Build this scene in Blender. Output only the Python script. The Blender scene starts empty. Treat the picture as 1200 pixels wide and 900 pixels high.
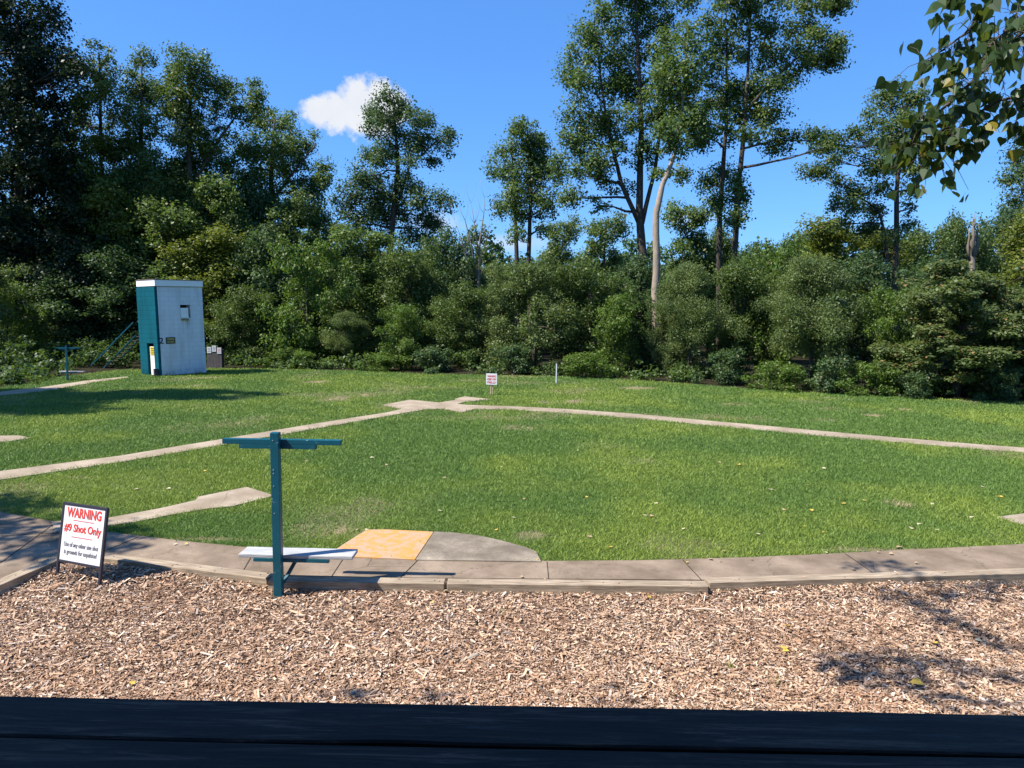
import bpy, bmesh, math, random
import numpy as np
from mathutils import Vector, Matrix

R = math.radians
SC = bpy.context.scene
COL = SC.collection
rng = np.random.default_rng(11)
random.seed(5)

# ------------------------------------------------------------------ camera
CAM_H, PITCH, ROLL, F = 3.25, R(6.05), 0.012, 850.0
cd = bpy.data.cameras.new("camera"); cam = bpy.data.objects.new("camera", cd); COL.objects.link(cam)
fw = Vector((0, math.cos(PITCH), -math.sin(PITCH)))
rt0 = Vector((1, 0, 0)); up0 = Vector((0, math.sin(PITCH), math.cos(PITCH)))
rt = rt0 * math.cos(ROLL) + up0 * math.sin(ROLL)
up = -rt0 * math.sin(ROLL) + up0 * math.cos(ROLL)
mw = Matrix((rt, up, -fw)).transposed().to_4x4(); mw.translation = (0, 0, CAM_H)
cam.matrix_world = mw
cd.sensor_width = 36; cd.lens = F / 1200 * 36; cd.clip_start = 0.05; cd.clip_end = 2000
SC.camera = cam

# ------------------------------------------------------------------ sky, sun, exposure
SUN_EL, SUN_DIR = R(52), Vector((-0.935, -0.355))         # horizontal direction towards the sun
SUN_ROT = math.atan2(SUN_DIR.x, SUN_DIR.y)
world = bpy.data.worlds.new("World"); SC.world = world; world.use_nodes = True
nt = world.node_tree; nt.nodes.clear()
def wn(t, **k):
    n = nt.nodes.new(t)
    for a, b in k.items(): setattr(n, a, b)
    return n
sky = wn('ShaderNodeTexSky', sky_type='NISHITA', sun_disc=False, sun_elevation=SUN_EL, sun_rotation=SUN_ROT % (2*math.pi),
         altitude=0, air_density=1.0, dust_density=0.25, ozone_density=3.0)
bg = wn('ShaderNodeBackground'); bg.inputs['Strength'].default_value = 0.105
hs = wn('ShaderNodeHueSaturation'); hs.inputs['Saturation'].default_value = 1.14; hs.inputs['Value'].default_value = 1.1
nt.links.new(sky.outputs[0], hs.inputs['Color'])
# cumulus in the sky dome: a few soft ellipses broken up by noise, given by direction
def raydir(px, py):
    return (rt * ((px - 600) / F) + up * ((450 - py) / F) + fw)
CC = raydir(410, 128).normalized()
CR = CC.cross(Vector((0, 0, 1))).normalized(); CU = CR.cross(CC).normalized()
geo = wn('ShaderNodeTexCoord')
def vm(op, a, b=None):
    n = wn('ShaderNodeVectorMath', operation=op)
    for i, v in enumerate((a, b)):
        if v is None: continue
        if hasattr(v, 'is_linked') or hasattr(v, 'links'): nt.links.new(v, n.inputs[i])
        else: n.inputs[i].default_value = v
    return n.outputs['Value'] if op in ('DOT_PRODUCT', 'LENGTH') else n.outputs[0]
def mm(op, a, b=None, c=None, clamp=False):
    n = wn('ShaderNodeMath', operation=op); n.use_clamp = clamp
    for i, v in enumerate((a, b, c)):
        if v is None: continue
        if hasattr(v, 'links'): nt.links.new(v, n.inputs[i])
        else: n.inputs[i].default_value = v
    return n.outputs[0]
dvec = geo.outputs['Generated']
dc = mm('MAXIMUM', vm('DOT_PRODUCT', dvec, CC), 0.05)
cu = mm('DIVIDE', vm('DOT_PRODUCT', dvec, CR), dc)
cv = mm('DIVIDE', vm('DOT_PRODUCT', dvec, CU), dc)
comb = wn('ShaderNodeCombineXYZ'); nt.links.new(cu, comb.inputs[0]); nt.links.new(cv, comb.inputs[1])
uv = comb.outputs[0]
def nz(scale, det, rough=0.6):
    n = wn('ShaderNodeTexNoise'); n.inputs['Scale'].default_value = scale; n.inputs['Detail'].default_value = det
    n.inputs['Roughness'].default_value = rough; nt.links.new(uv, n.inputs['Vector']); return n.outputs['Fac']
def blobs(lst):
    f = None
    for (px, py, rx, ry) in lst:
        d = raydir(px, py); k = d.dot(CC); a, b = d.dot(CR) / k, d.dot(CU) / k
        s = 1.0 / F * 1.1
        v = vm('MULTIPLY', vm('SUBTRACT', uv, (a, b, 0)), (1 / (rx * s), 1 / (ry * s), 0))
        g = mm('SUBTRACT', 1.0, vm('LENGTH', v))
        f = g if f is None else mm('MAXIMUM', f, g)
    return f
f1 = blobs([(378, 131, 25, 18), (398, 133, 28, 23), (420, 126, 27, 32), (421, 108, 14, 18), (444, 114, 26, 21),
            (456, 126, 24, 22), (430, 141, 36, 19)])
n1 = mm('MULTIPLY', mm('SUBTRACT', nz(52, 9, 0.62), 0.5), 1.5)
m1 = mm('SMOOTH_MIN', mm('MULTIPLY', mm('ADD', f1, n1), 2.3), 1.0, 0.25, clamp=True)
f2 = blobs([(512, 262, 34, 13), (600, 285, 60, 12), (806, 255, 40, 10)])
m2 = mm('MULTIPLY', mm('ADD', f2, mm('MULTIPLY', mm('SUBTRACT', nz(20, 5), 0.5), 1.8)), 0.55, clamp=True)
gate = mm('GREATER_THAN', vm('DOT_PRODUCT', dvec, CC), 0.3)
msk = mm('MULTIPLY', mm('MAXIMUM', m1, m2), gate, clamp=True)
ccol = wn('ShaderNodeMix', data_type='RGBA'); nt.links.new(nz(30, 4), ccol.inputs['Factor'])
ccol.inputs['A'].default_value = (0.78, 0.84, 0.95, 1); ccol.inputs['B'].default_value = (0.95, 0.96, 1.0, 1)
cbg = wn('ShaderNodeBackground'); nt.links.new(ccol.outputs['Result'], cbg.inputs['Color']); cbg.inputs['Strength'].default_value = 0.47
mix = wn('ShaderNodeMixShader'); out = wn('ShaderNodeOutputWorld')
tn = wn('ShaderNodeMix', data_type='RGBA', blend_type='MULTIPLY'); tn.inputs['Factor'].default_value = 1.0
tn.inputs['B'].default_value = (.56, 1.05, 1.8, 1); gm = wn('ShaderNodeGamma'); gm.inputs['Gamma'].default_value = .6; nt.links.new(hs.outputs[0], gm.inputs['Color']); nt.links.new(gm.outputs[0], tn.inputs['A']); nt.links.new(tn.outputs['Result'], bg.inputs['Color'])
nt.links.new(msk, mix.inputs[0]); nt.links.new(bg.outputs[0], mix.inputs[1]); nt.links.new(cbg.outputs[0], mix.inputs[2])
nt.links.new(mix.outputs[0], out.inputs['Surface'])

sd = bpy.data.lights.new("sun", 'SUN'); sun = bpy.data.objects.new("sun", sd); COL.objects.link(sun)
sd.energy = 4.6; sd.angle = R(0.53); sd.color = (1.0, 0.94, 0.85)
tosun = Vector((SUN_DIR.x, SUN_DIR.y, 0)).normalized() * math.cos(SUN_EL) + Vector((0, 0, math.sin(SUN_EL)))
sun.rotation_euler = tosun.to_track_quat('Z', 'Y').to_euler(); sun.location = (-20, -10, 30)

SC.view_settings.view_transform = 'Standard'; SC.view_settings.look = 'None'
SC.view_settings.exposure = 1.05; SC.view_settings.gamma = 1.0; SC.view_settings.use_curve_mapping = False
SC.render.engine = 'CYCLES'
SC.cycles.max_bounces = 7; SC.cycles.transmission_bounces = 4; SC.cycles.diffuse_bounces = 4

# ------------------------------------------------------------------ helpers
def ray(px, py):
    return raydir(px, py)
def gp(px, py, z=0.12):                       # where the ground at height z is seen in the photograph
    d = ray(px, py); t = (z - CAM_H) / d.z
    return Vector((d.x * t, d.y * t, z))
def at(px, py, Y):                            # a point at the depth Y
    d = ray(px, py); t = Y / d.y
    return Vector((d.x * t, Y, CAM_H + d.z * t))

def tag(o, label=None, cat=None, group=None, kind=None):
    if label: o['label'] = label
    if cat: o['category'] = cat
    if group: o['group'] = group
    if kind: o['kind'] = kind
    return o
def empty(name, loc, rz=0.0):
    o = bpy.data.objects.new(name, None); COL.objects.link(o); o.location = loc; o.rotation_euler = (0, 0, rz)
    o.empty_display_size = 0.2
    return o

class MB:
    def __init__(s): s.v = []; s.f = []; s.m = []
    def add(s, vs, fs, mi=0):
        o = len(s.v); s.v += [tuple(v) for v in vs]; s.f += [tuple(i + o for i in f) for f in fs]; s.m += [mi] * len(fs); return s
    def box(s, c, size, rot=None, mi=0):
        hx, hy, hz = size[0] / 2, size[1] / 2, size[2] / 2
        vs = [Vector((x, y, z)) for x in (-hx, hx) for y in (-hy, hy) for z in (-hz, hz)]
        if rot is not None: vs = [rot @ v for v in vs]
        vs = [v + Vector(c) for v in vs]
        return s.add(vs, [(0, 1, 3, 2), (4, 6, 7, 5), (0, 4, 5, 1), (2, 3, 7, 6), (0, 2, 6, 4), (1, 5, 7, 3)], mi)
    def beam(s, a, b, w, h, upv=(0, 0, 1), mi=0):
        a, b = Vector(a), Vector(b); d = (b - a); L = d.length; d.normalize()
        side = d.cross(Vector(upv)).normalized(); u = side.cross(d)
        return s.box((a + b) / 2, (L, w, h), Matrix((d, side, u)).transposed(), mi)
    def tube(s, pts, rad, n=7, mi=0, cap=True):
        pts = [Vector(p) for p in pts]; vs = []; fs = []
        prev = None
        for i, p in enumerate(pts):
            t = (pts[min(i + 1, len(pts) - 1)] - pts[max(i - 1, 0)])
            if t.length < 1e-6: t = Vector((0, 0, 1))
            t.normalize()
            if prev is None:
                a = Vector((1, 0, 0)) if abs(t.x) < 0.8 else Vector((0, 1, 0))
                u = t.cross(a).normalized()
            else:
                u = (prev - t * prev.dot(t)).normalized()
            prev = u; w = t.cross(u)
            for k in range(n):
                an = 2 * math.pi * k / n
                vs.append(p + (u * math.cos(an) + w * math.sin(an)) * rad[i])
        for i in range(len(pts) - 1):
            for k in range(n):
                a = i * n + k; b = i * n + (k + 1) % n
                fs.append((a, b, b + n, a + n))
        if cap:
            fs.append(tuple(range(n))[::-1]); fs.append(tuple((len(pts) - 1) * n + k for k in range(n)))
        return s.add(vs, fs, mi)
    def build(s, name, mats, parent=None, origin=None, bevel=0, smooth=False):
        me = bpy.data.meshes.new(name)
        o0 = Vector(origin) if origin is not None else Vector((0, 0, 0))
        me.from_pydata([tuple(Vector(v) - o0) for v in s.v], [], s.f)
        mats = mats if isinstance(mats, (list, tuple)) else [mats]
        for m in mats: me.materials.append(m)
        if len(mats) > 1: me.polygons.foreach_set('material_index', s.m)
        if smooth: me.polygons.foreach_set('use_smooth', [True] * len(me.polygons))
        bm = bmesh.new(); bm.from_mesh(me); bmesh.ops.recalc_face_normals(bm, faces=bm.faces)
        if bevel:
            bmesh.ops.bevel(bm, geom=bm.edges[:], offset=bevel, segments=2, affect='EDGES', profile=0.6)
        bm.to_mesh(me); bm.free(); me.update()
        o = bpy.data.objects.new(name, me); COL.objects.link(o); o.location = o0
        if parent: o.parent = parent
        return o

def npmesh(name, verts, nper, mats, attrs=None, parent=None):
    """verts: (N, nper, 3) array, one polygon of nper vertices each"""
    N = len(verts); me = bpy.data.meshes.new(name)
    me.vertices.add(N * nper); me.vertices.foreach_set('co', verts.astype(np.float32).ravel())
    me.loops.add(N * nper); me.loops.foreach_set('vertex_index', np.arange(N * nper, dtype=np.int32))
    me.polygons.add(N); me.polygons.foreach_set('loop_start', np.arange(0, N * nper, nper, dtype=np.int32))
    for k, a in (attrs or {}).items():
        at_ = me.attributes.new(k, 'FLOAT', 'POINT')
        at_.data.foreach_set('value', np.repeat(a.astype(np.float32), nper))
    me.update(); me.materials.append(mats)
    o = bpy.data.objects.new(name, me); COL.objects.link(o)
    if parent: o.parent = parent
    return o

# ---- node materials
def mat(name, base=(.5, .5, .5), rough=.8, build=None, spec=0.3):
    m = bpy.data.materials.new(name); m.use_nodes = True; n = m.node_tree
    p = n.nodes['Principled BSDF']; p.inputs['Base Color'].default_value = (*base, 1); p.inputs['Roughness'].default_value = rough
    p.inputs['Specular IOR Level'].default_value = spec
    if build: build(NB(n, p))
    return m
class NB:
    def __init__(s, n, p): s.n = n; s.p = p
    def node(s, t, ins=None, **k):
        x = s.n.nodes.new(t)
        for a, b in k.items(): setattr(x, a, b)
        for a, b in (ins or {}).items(): s.set(x.inputs[a], b)
        return x
    def set(s, sock, v):
        if hasattr(v, 'links'): s.n.links.new(v, sock)
        else:
            if isinstance(v, tuple) and len(v) == 3 and sock.type == 'RGBA': v = (*v, 1)
            sock.default_value = v
    def coord(s, scale=(1, 1, 1), kind='Object', rot=(0, 0, 0)):
        t = s.node('ShaderNodeTexCoord'); m = s.node('ShaderNodeMapping', {'Vector': t.outputs[kind], 'Scale': scale, 'Rotation': rot}); return m.outputs[0]
    def noise(s, scale, detail=4, rough=.55, vec=None, out='Fac', dist=0):
        x = s.node('ShaderNodeTexNoise', {'Scale': scale, 'Detail': detail, 'Roughness': rough, 'Distortion': dist})
        s.set(x.inputs['Vector'], vec if vec is not None else s.coord()); return x.outputs[out]
    def ramp(s, fac, stops, interp='LINEAR'):
        x = s.node('ShaderNodeValToRGB', {'Fac': fac}); e = x.color_ramp; e.interpolation = interp
        while len(e.elements) < len(stops): e.elements.new(.5)
        for i, (p, c) in enumerate(stops):
            e.elements[i].position = p; e.elements[i].color = (*c, 1) if len(c) == 3 else c
        return x.outputs[0]
    def mix(s, f, a, b, mode='MIX'):
        x = s.node('ShaderNodeMix', data_type='RGBA', blend_type=mode)
        s.set(x.inputs['Factor'], f); s.set(x.inputs['A'], a); s.set(x.inputs['B'], b); return x.outputs['Result']
    def math(s, op, a, b=0.0, clamp=False):
        x = s.node('ShaderNodeMath', operation=op); x.use_clamp = clamp; s.set(x.inputs[0], a); s.set(x.inputs[1], b); return x.outputs[0]
    def rmap(s, v, a, b, c=0., d=1.):
        x = s.node('ShaderNodeMapRange', {'Value': v, 'From Min': a, 'From Max': b, 'To Min': c, 'To Max': d}); return x.outputs[0]
    def attr(s, name): return s.node('ShaderNodeAttribute', attribute_name=name).outputs['Fac']
    def base(s, c): s.set(s.p.inputs['Base Color'], c)
    def bump(s, h, strength=.3, dist=.01):
        b = s.node('ShaderNodeBump', {'Height': h, 'Strength': strength, 'Distance': dist}); s.set(s.p.inputs['Normal'], b.outputs[0])
V3 = lambda g: (g, g, g)

def leaf_mat(name, dark, light, dry=(.16, .13, .04), rough=.5, trans=.35, spec=.35, dryamt=.02, tr=None):
    """foliage: colour varies from leaf to leaf (attribute rnd) and from spray to spray (attribute hue)"""
    m = bpy.data.materials.new(name); m.use_nodes = True; n = m.node_tree; p = n.nodes['Principled BSDF']; b = NB(n, p)
    f = b.math('ADD', b.math('MULTIPLY', b.attr('rnd'), .45), b.math('MULTIPLY', b.attr('hue'), .75), True)
    c = b.mix(f, dark, light)
    c = b.mix(b.math('GREATER_THAN', b.attr('rnd'), 1 - dryamt), c, dry)
    b.base(c); p.inputs['Roughness'].default_value = rough; p.inputs['Specular IOR Level'].default_value = spec
    t = b.node('ShaderNodeBsdfTranslucent'); b.set(t.inputs['Color'], b.mix(.6, c, tr or (light[0] * 1.5, light[1] * 1.6, light[2] * .6), 'MIX'))
    mx = b.node('ShaderNodeMixShader', {0: trans}); out = n.nodes['Material Output']
    n.links.new(p.outputs[0], mx.inputs[1]); n.links.new(t.outputs[0], mx.inputs[2]); n.links.new(mx.outputs[0], out.inputs['Surface'])
    return m

def b_concrete(dark, light, grain=140):
    def f(b):
        cr = b.node('ShaderNodeTexVoronoi', {'Scale': .55, 'Vector': b.node('ShaderNodeVectorMath', {0: b.coord(), 1: b.math('MULTIPLY', b.noise(3, 6, .7), .5)}, operation='ADD').outputs[0]}, feature='DISTANCE_TO_EDGE').outputs['Distance']
        v = b.coord()
        a = b.noise(1.6, 6, .6, v); c = b.noise(grain, 3, .7, v); d = b.noise(7, 5, .65, v)
        col = b.mix(b.rmap(a, .35, .68), dark, light)
        col = b.mix(b.rmap(c, .35, .7, 0, .55), col, tuple(x * .45 for x in dark))
        col = b.mix(b.rmap(d, .55, .75, 0, .45), col, tuple(x * .6 for x in dark))
        col = b.mix(b.rmap(cr, .0035, .0, 0, .8), col, tuple(x * .25 for x in dark))
        col = b.mix(b.rmap(b.noise(.7, 8, .75, v), .50, .62, 0, .5), col, tuple(x * .72 for x in dark))
        b.base(col); b.bump(b.math('ADD', c, b.math('MULTIPLY', d, .6)), .5, .006)
    return f
def b_wood(dark, light, axis_scale=(1.2, 26, 26), bump=.35, kind='Object', worn=None):
    def f(b):
        v = b.coord(axis_scale, kind)
        g = b.noise(3.0, 7, .65, v, dist=.6); s = b.noise(2.0, 3, .5, b.coord())
        col = b.ramp(g, [(.28, tuple(x * .45 for x in dark)), (.42, dark), (.62, light), (.8, tuple(min(1, x * 1.15) for x in light))])
        col = b.mix(b.rmap(s, .4, .7, 0, .5), col, dark)
        if worn: col = b.mix(b.rmap(b.noise(9, 6, .7, b.coord((.5, 3, 3), kind)), .60, .66), col, worn)
        b.base(col); b.bump(g, bump, .006)
    return f
M = {}
M['walk'] = mat('walk_concrete', rough=.95, spec=.1, build=b_concrete((.185, .138, .096), (.36, .278, .205)))
M['strip'] = mat('strip_concrete', rough=.9, build=b_concrete((.29, .225, .155), (.47, .385, .285), 90))
M['halfround'] = mat('worn_concrete', rough=.92, build=b_concrete((.17, .138, .10), (.45, .38, .29), 60))
def yel(b):
    v = b.coord(); a = b.noise(9, 8, .72, v); c = b.noise(160, 3, .7, v)
    col = b.mix(b.rmap(a, .44, .56), (.40, .285, .19), (.54, .255, .055))
    col = b.mix(b.rmap(c, .4, .75, 0, .4), col, (.30, .20, .12)); b.base(col); b.bump(c, .4, .005)
M['yellow'] = mat('worn_yellow_paint', rough=.8, build=yel)
M['joint'] = mat('joint_dirt', (.035, .028, .02), .95)
M['timber'] = mat('weathered_timber', rough=.85, build=b_wood((.22, .17, .115), (.44, .35, .25)))
M['board'] = mat('weathered_white_board', rough=.75, build=b_wood((.30, .30, .30), (.50, .50, .50), (1.2, 20, 20), .35))
def teal(b):
    v = b.coord((1, 1, 1)); a = b.noise(14, 7, .7, v)
    col = b.mix(b.rmap(b.noise(3, 4, .5, v), .3, .7), (.003, .072, .10), (.004, .09, .125))
    col = b.mix(b.rmap(a, .635, .665), col, (.34, .40, .40)); b.base(col); b.bump(b.noise(60, 4, .6, b.coord((1, 1, .1))), .15, .003)
M['teal'] = mat('teal_paint', rough=.42, build=teal, spec=.4)
def chipbase(b):
    v = b.coord(); a = b.noise(60, 5, .7, v)
    b.base(b.ramp(a, [(.3, (.03, .018, .012)), (.5, (.12, .075, .05)), (.7, (.26, .17, .12))])); b.bump(a, 1, .03)
M['chip_base'] = mat('shredded_bark', rough=.95, build=chipbase)
def chips(b):
    r = b.attr('rnd'); v = b.coord((1, 1, 1))
    col = b.ramp(r, [(0, (.06, .035, .024)), (.11, (.18, .10, .062)), (.27, (.38, .23, .14)), (.55, (.56, .375, .245)), (.84, (.70, .52, .37)), (.96, (.76, .64, .54)), (.985, (.34, .31, .28))])
    big = b.noise(1.1, 4, .6, v)
    col = b.mix(b.rmap(big, .4, .62, 0, .40), col, (.31, .17, .095))
    g = b.noise(90, 3, .6, v); col = b.mix(b.rmap(g, .45, .8, 0, .35), col, (.16, .10, .07)); b.base(col)
M['chips'] = mat('wood_chips', rough=.8, build=chips, spec=.2)
def lawnbase(b):
    v = b.coord(); d = b.attr('dry'); n = b.noise(35, 5, .7, v)
    c = b.mix(b.rmap(n, .3, .7), (.045, .08, .018), (.09, .14, .034))
    c = b.mix(b.math('MULTIPLY', d, b.rmap(n, .3, .6), True), c, (.36, .27, .17)); b.base(c); b.bump(n, .8, .03)
M['lawn_base'] = mat('turf', rough=.95, build=lawnbase, spec=.1)
def grassm():
    m = bpy.data.materials.new('grass_blades'); m.use_nodes = True; n = m.node_tree; p = n.nodes['Principled BSDF']; b = NB(n, p)
    r = b.attr('rnd'); d = b.attr('dry'); y = b.attr('hue')
    c = b.mix(r, (.075, .145, .030), (.19, .30, .062))
    c = b.mix(y, c, b.mix(r, (.17, .24, .035), (.30, .38, .07)))
    c = b.mix(b.math('GREATER_THAN', b.math('ADD', b.math('MULTIPLY', d, .75), b.math('MULTIPLY', r, .45)), .62), c, (.42, .34, .19)); b.base(c)
    p.inputs['Roughness'].default_value = .55; p.inputs['Specular IOR Level'].default_value = .3
    t = b.node('ShaderNodeBsdfTranslucent'); b.set(t.inputs['Color'], c)
    mx = b.node('ShaderNodeMixShader', {0: .35}); n.links.new(p.outputs[0], mx.inputs[1]); n.links.new(t.outputs[0], mx.inputs[2])
    n.links.new(mx.outputs[0], n.nodes['Material Output'].inputs['Surface']); return m
M['grass'] = grassm()
def floorm(b):
    v = b.coord(); n = b.noise(12, 6, .7, v); b.base(b.ramp(n, [(.3, (.012, .012, .006)), (.55, (.030, .026, .014)), (.75, (.055, .045, .026))])); b.bump(n, 1, .05)
M['floor'] = mat('leaf_litter', rough=.95, build=floorm, spec=.1)
def barkm(dark, light):
    def f(b):
        v = b.coord((4, 4, .7)); n = b.noise(4, 7, .7, v, dist=.5); s = b.noise(.7, 3, .6, b.coord())
        b.base(b.mix(b.rmap(s, .4, .65, 0, .6), b.mix(b.rmap(n, .3, .7), dark, light), dark)); b.bump(n, .8, .04)
    return f
M['bark'] = mat('brown_bark', rough=.9, build=barkm((.035, .029, .022), (.13, .108, .085)), spec=.15)
M['pale_bark'] = mat('pale_bark', rough=.9, build=barkm((.22, .17, .125), (.46, .38, .30)), spec=.15)
M['snag_bark'] = mat('weathered_snag', rough=.95, build=barkm((.13, .105, .08), (.32, .27, .22)), spec=.1)
M['twig'] = mat('branch_bark', rough=.8, build=barkm((.05, .04, .03), (.14, .11, .08)))

L_ = {
 'oak':   leaf_mat('oak_leaves', (.036, .072, .016), (.118, .168, .040)),
 'poplar':leaf_mat('tulip_leaves', (.042, .084, .022), (.128, .188, .050)),
 'yellow':leaf_mat('yellow_green_leaves', (.064, .096, .015), (.185, .215, .036)),
 'dark':  leaf_mat('backlit_vine_leaves', (.009, .022, .008), (.026, .046, .014), trans=.22, dryamt=.004),  # vine green lowered further, so the backlit shade sits in the leaf colour
 'blue':  leaf_mat('blue_green_leaves', (.028, .062, .022), (.092, .148, .052)),
 'olive': leaf_mat('olive_leaves', (.044, .078, .022), (.145, .192, .058), dryamt=.01),
 'fresh': leaf_mat('fresh_green_leaves', (.046, .092, .013), (.125, .195, .034)),
 'rusty': leaf_mat('rusty_tinged_leaves', (.046, .076, .024), (.135, .175, .058), dry=(.26, .15, .06), dryamt=.05),
}
M['near_leaf'] = leaf_mat('heart_leaves', (.016, .040, .014), (.050, .090, .022), dry=(.26, .22, .03), rough=.42, trans=.42, spec=.4, dryamt=.04, tr=(.20, .25, .02))

# ------------------------------------------------------------------ numpy value noise
def vnoise(x, y, scale, seed):
    r = np.random.default_rng(seed); G = r.random((64, 64))
    u = x / scale; v = y / scale; i = np.floor(u).astype(int); j = np.floor(v).astype(int); fu = u - i; fv = v - j
    fu = fu * fu * (3 - 2 * fu); fv = fv * fv * (3 - 2 * fv)
    g = lambda a, b: G[a % 64, b % 64]
    return (g(i, j) * (1 - fu) + g(i + 1, j) * fu) * (1 - fv) + (g(i, j + 1) * (1 - fu) + g(i + 1, j + 1) * fu) * fv
def fbm(x, y, s, seed): return vnoise(x, y, s, seed) * .55 + vnoise(x, y, s / 2.3, seed + 1) * .3 + vnoise(x, y, s / 5.1, seed + 2) * .15
def inpoly(x, y, poly):
    c = np.zeros(x.shape, bool); n = len(poly)
    for i in range(n):
        x1, y1 = poly[i][0], poly[i][1]; x2, y2 = poly[(i + 1) % n][0], poly[(i + 1) % n][1]
        if y1 == y2: continue
        m = ((y1 > y) != (y2 > y)) & (x < (x2 - x1) * (y - y1) / (y2 - y1) + x1); c ^= m
    return c

# ================================================================== THE SETTING
# ground: one sheet that reaches the horizon
MB().add([(-900, -300, -.06), (900, -300, -.06), (900, 1500, -.06), (-900, 1500, -.06)], [(0, 1, 2, 3)]).build('ground', M['floor'])['kind'] = 'structure'
# timbers / curb line (front top edge), measured on the photograph's ground
ZT = 0.15
TIM = [((-70, 716), (78, 652)), ((112, 653), (313, 678)), ((313, 681), (521, 684)), ((523, 684), (831, 687)), ((831, 683), (1290, 669))]
TW = .165
# walk: between timbers and lawn
walk_front = [gp(-300, 800, .12), gp(78, 651, .12), gp(115, 650, .12), gp(315, 675, .12), gp(520, 678, .12), gp(830, 680, .12), gp(1300, 666, .12)]
walk_back = [gp(1300, 632), gp(1200, 638), gp(1000, 648), gp(880, 653.5), gp(760, 657), gp(635, 658), gp(490, 656), gp(390, 651), gp(300, 643), gp(210, 634), gp(128, 624), gp(66, 612), gp(-20, 597), gp(-300, 572)]
lawn_far = [(-60, 461), (0, 454), (70, 441.5), (140, 433.5), (240, 431.5), (300, 432), (400, 434), (500, 438), (600, 440), (700, 442), (800, 449.5), (900, 457), (1000, 462), (1100, 467), (1200, 471), (1320, 476), (1600, 486)]
WALK = walk_front + walk_back
chip_poly = [Vector((-9, 1.2, 0)), Vector((9, 1.2, 0))] + [gp(1300, 690, 0), gp(830, 692, 0), gp(520, 690, 0), gp(315, 686, 0), gp(116, 662, 0), gp(76, 662, 0), gp(-300, 810, 0)]
# lawn terrain with a soft skirt
far = [gp(x, y) for x, y in lawn_far]
def lawn_mesh():
    back = far
    LP = [gp(-300, 573)] + [gp(-700, 520)] + [gp(-700, 480)] + back + [gp(1900, 520), gp(1900, 620)] + [gp(1300, 666)]
    return LP
LAWN = [Vector((v.x, v.y, .12)) for v in ([gp(-900, 640), gp(-900, 478), gp(-300, 475)] + far + [gp(1900, 492), gp(1900, 628)] + walk_back)]
def dryness(x, y):
    d = np.clip((fbm(x, y, 2.3, 5) - .60) * 2.4, 0, .38)
    for (px, py, rx, ry, a) in DRY:
        c = gp(px, py); s = c.y / F; dx = (x - c.x) / (rx * s); dy = (y - c.y) / (ry * c.y * c.y / (3.13 * F))
        d = np.maximum(d, a * np.clip(1.25 - np.sqrt(dx * dx + dy * dy) + (fbm(x, y, .5, 9) - .5) * 1.3, 0, 1))
    return d
DRY = [(372, 448, 14, 2.0, 1), (395, 467, 20, 4, .85), (430, 463, 16, 3, .7), (745, 455, 22, 2.4, .9), (672, 470, 16, 2.5, .8), (640, 472, 20, 3, .5),
       (1022, 487, 14, 2, .95), (1062, 480, 10, 1.6, .8), (970, 493, 22, 3, .45), (750, 540, 30, 7, .35), (610, 500, 40, 6, .5), (1050, 590, 22, 6, .6), (620, 628, 22, 8, .8), (400, 622, 12, 8, .9),
       (230, 452, 10, 1.6, .9), (240, 443, 30, 1.5, .8), (700, 440, 40, 1.5, .5), (90, 560, 30, 3, .5), (1060, 645, 160, 3.5, .7), (250, 632, 90, 2, .6), (980, 467, 30, 2, .5), (550, 446, 30, 2, .5), (860, 474, 30, 2.6, .5)]
# lawn sheet as a grid (so that the dry patches follow it), trimmed to the lawn outline
def sheet_grid(name, poly, material, z, nx=150, ny=150):
    bm = bmesh.new(); bm.faces.new([bm.verts.new((p.x, p.y, z)) for p in poly])
    xs = [p.x for p in poly]; ys = [p.y for p in poly]
    for k in range(1, nx):
        x = max(min(xs), -24) + (min(max(xs), 26) - max(min(xs), -24)) * k / nx
        bmesh.ops.bisect_plane(bm, geom=bm.verts[:] + bm.edges[:] + bm.faces[:], plane_co=(x, 0, 0), plane_no=(1, 0, 0))
    y0, y1 = min(ys), max(ys)
    for k in range(1, ny):
        y = y0 * (y1 / y0) ** (k / ny)
        bmesh.ops.bisect_plane(bm, geom=bm.verts[:] + bm.edges[:] + bm.faces[:], plane_co=(0, y, 0), plane_no=(0, 1, 0))
    me = bpy.data.meshes.new(name); bm.to_mesh(me); bm.free(); me.materials.append(material)
    co = np.empty(len(me.vertices) * 3, np.float32); me.vertices.foreach_get('co', co); co = co.reshape(-1, 3)
    a = me.attributes.new('dry', 'FLOAT', 'POINT'); a.data.foreach_set('value', dryness(co[:, 0], co[:, 1]).astype(np.float32))
    o = bpy.data.objects.new(name, me); COL.objects.link(o); return o
tag(sheet_grid('lawn', LAWN, M['lawn_base'], .12, 90, 90), kind='structure')
# forest floor behind the lawn, at the lawn's level
ff = [Vector((-200, 8, .10)), Vector((-200, 400, .10)), Vector((260, 400, .10)), Vector((260, 8, .10)), Vector((14, 12, .1)), Vector((-14, 12, .1))]
MB().add(ff, [tuple(range(len(ff)))]).build('forest_floor', M['floor'])['kind'] = 'structure'
# concrete walk: a slab with thickness
def slab(name, poly, z1, material, z0=None, bevel=0):
    z0 = z1 - .06 if z0 is None else z0; n = len(poly); b = MB()
    b.add([(p[0], p[1], z1) for p in poly] + [(p[0], p[1], z0) for p in poly], [tuple(range(n)), tuple(range(n, 2 * n))[::-1]] + [(i, (i + 1) % n, n + (i + 1) % n, n + i) for i in range(n)])
    o = b.build(name, material); o['kind'] = 'structure'; return o
slab('concrete_walk', WALK, .128, M['walk'], -.05)
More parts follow.
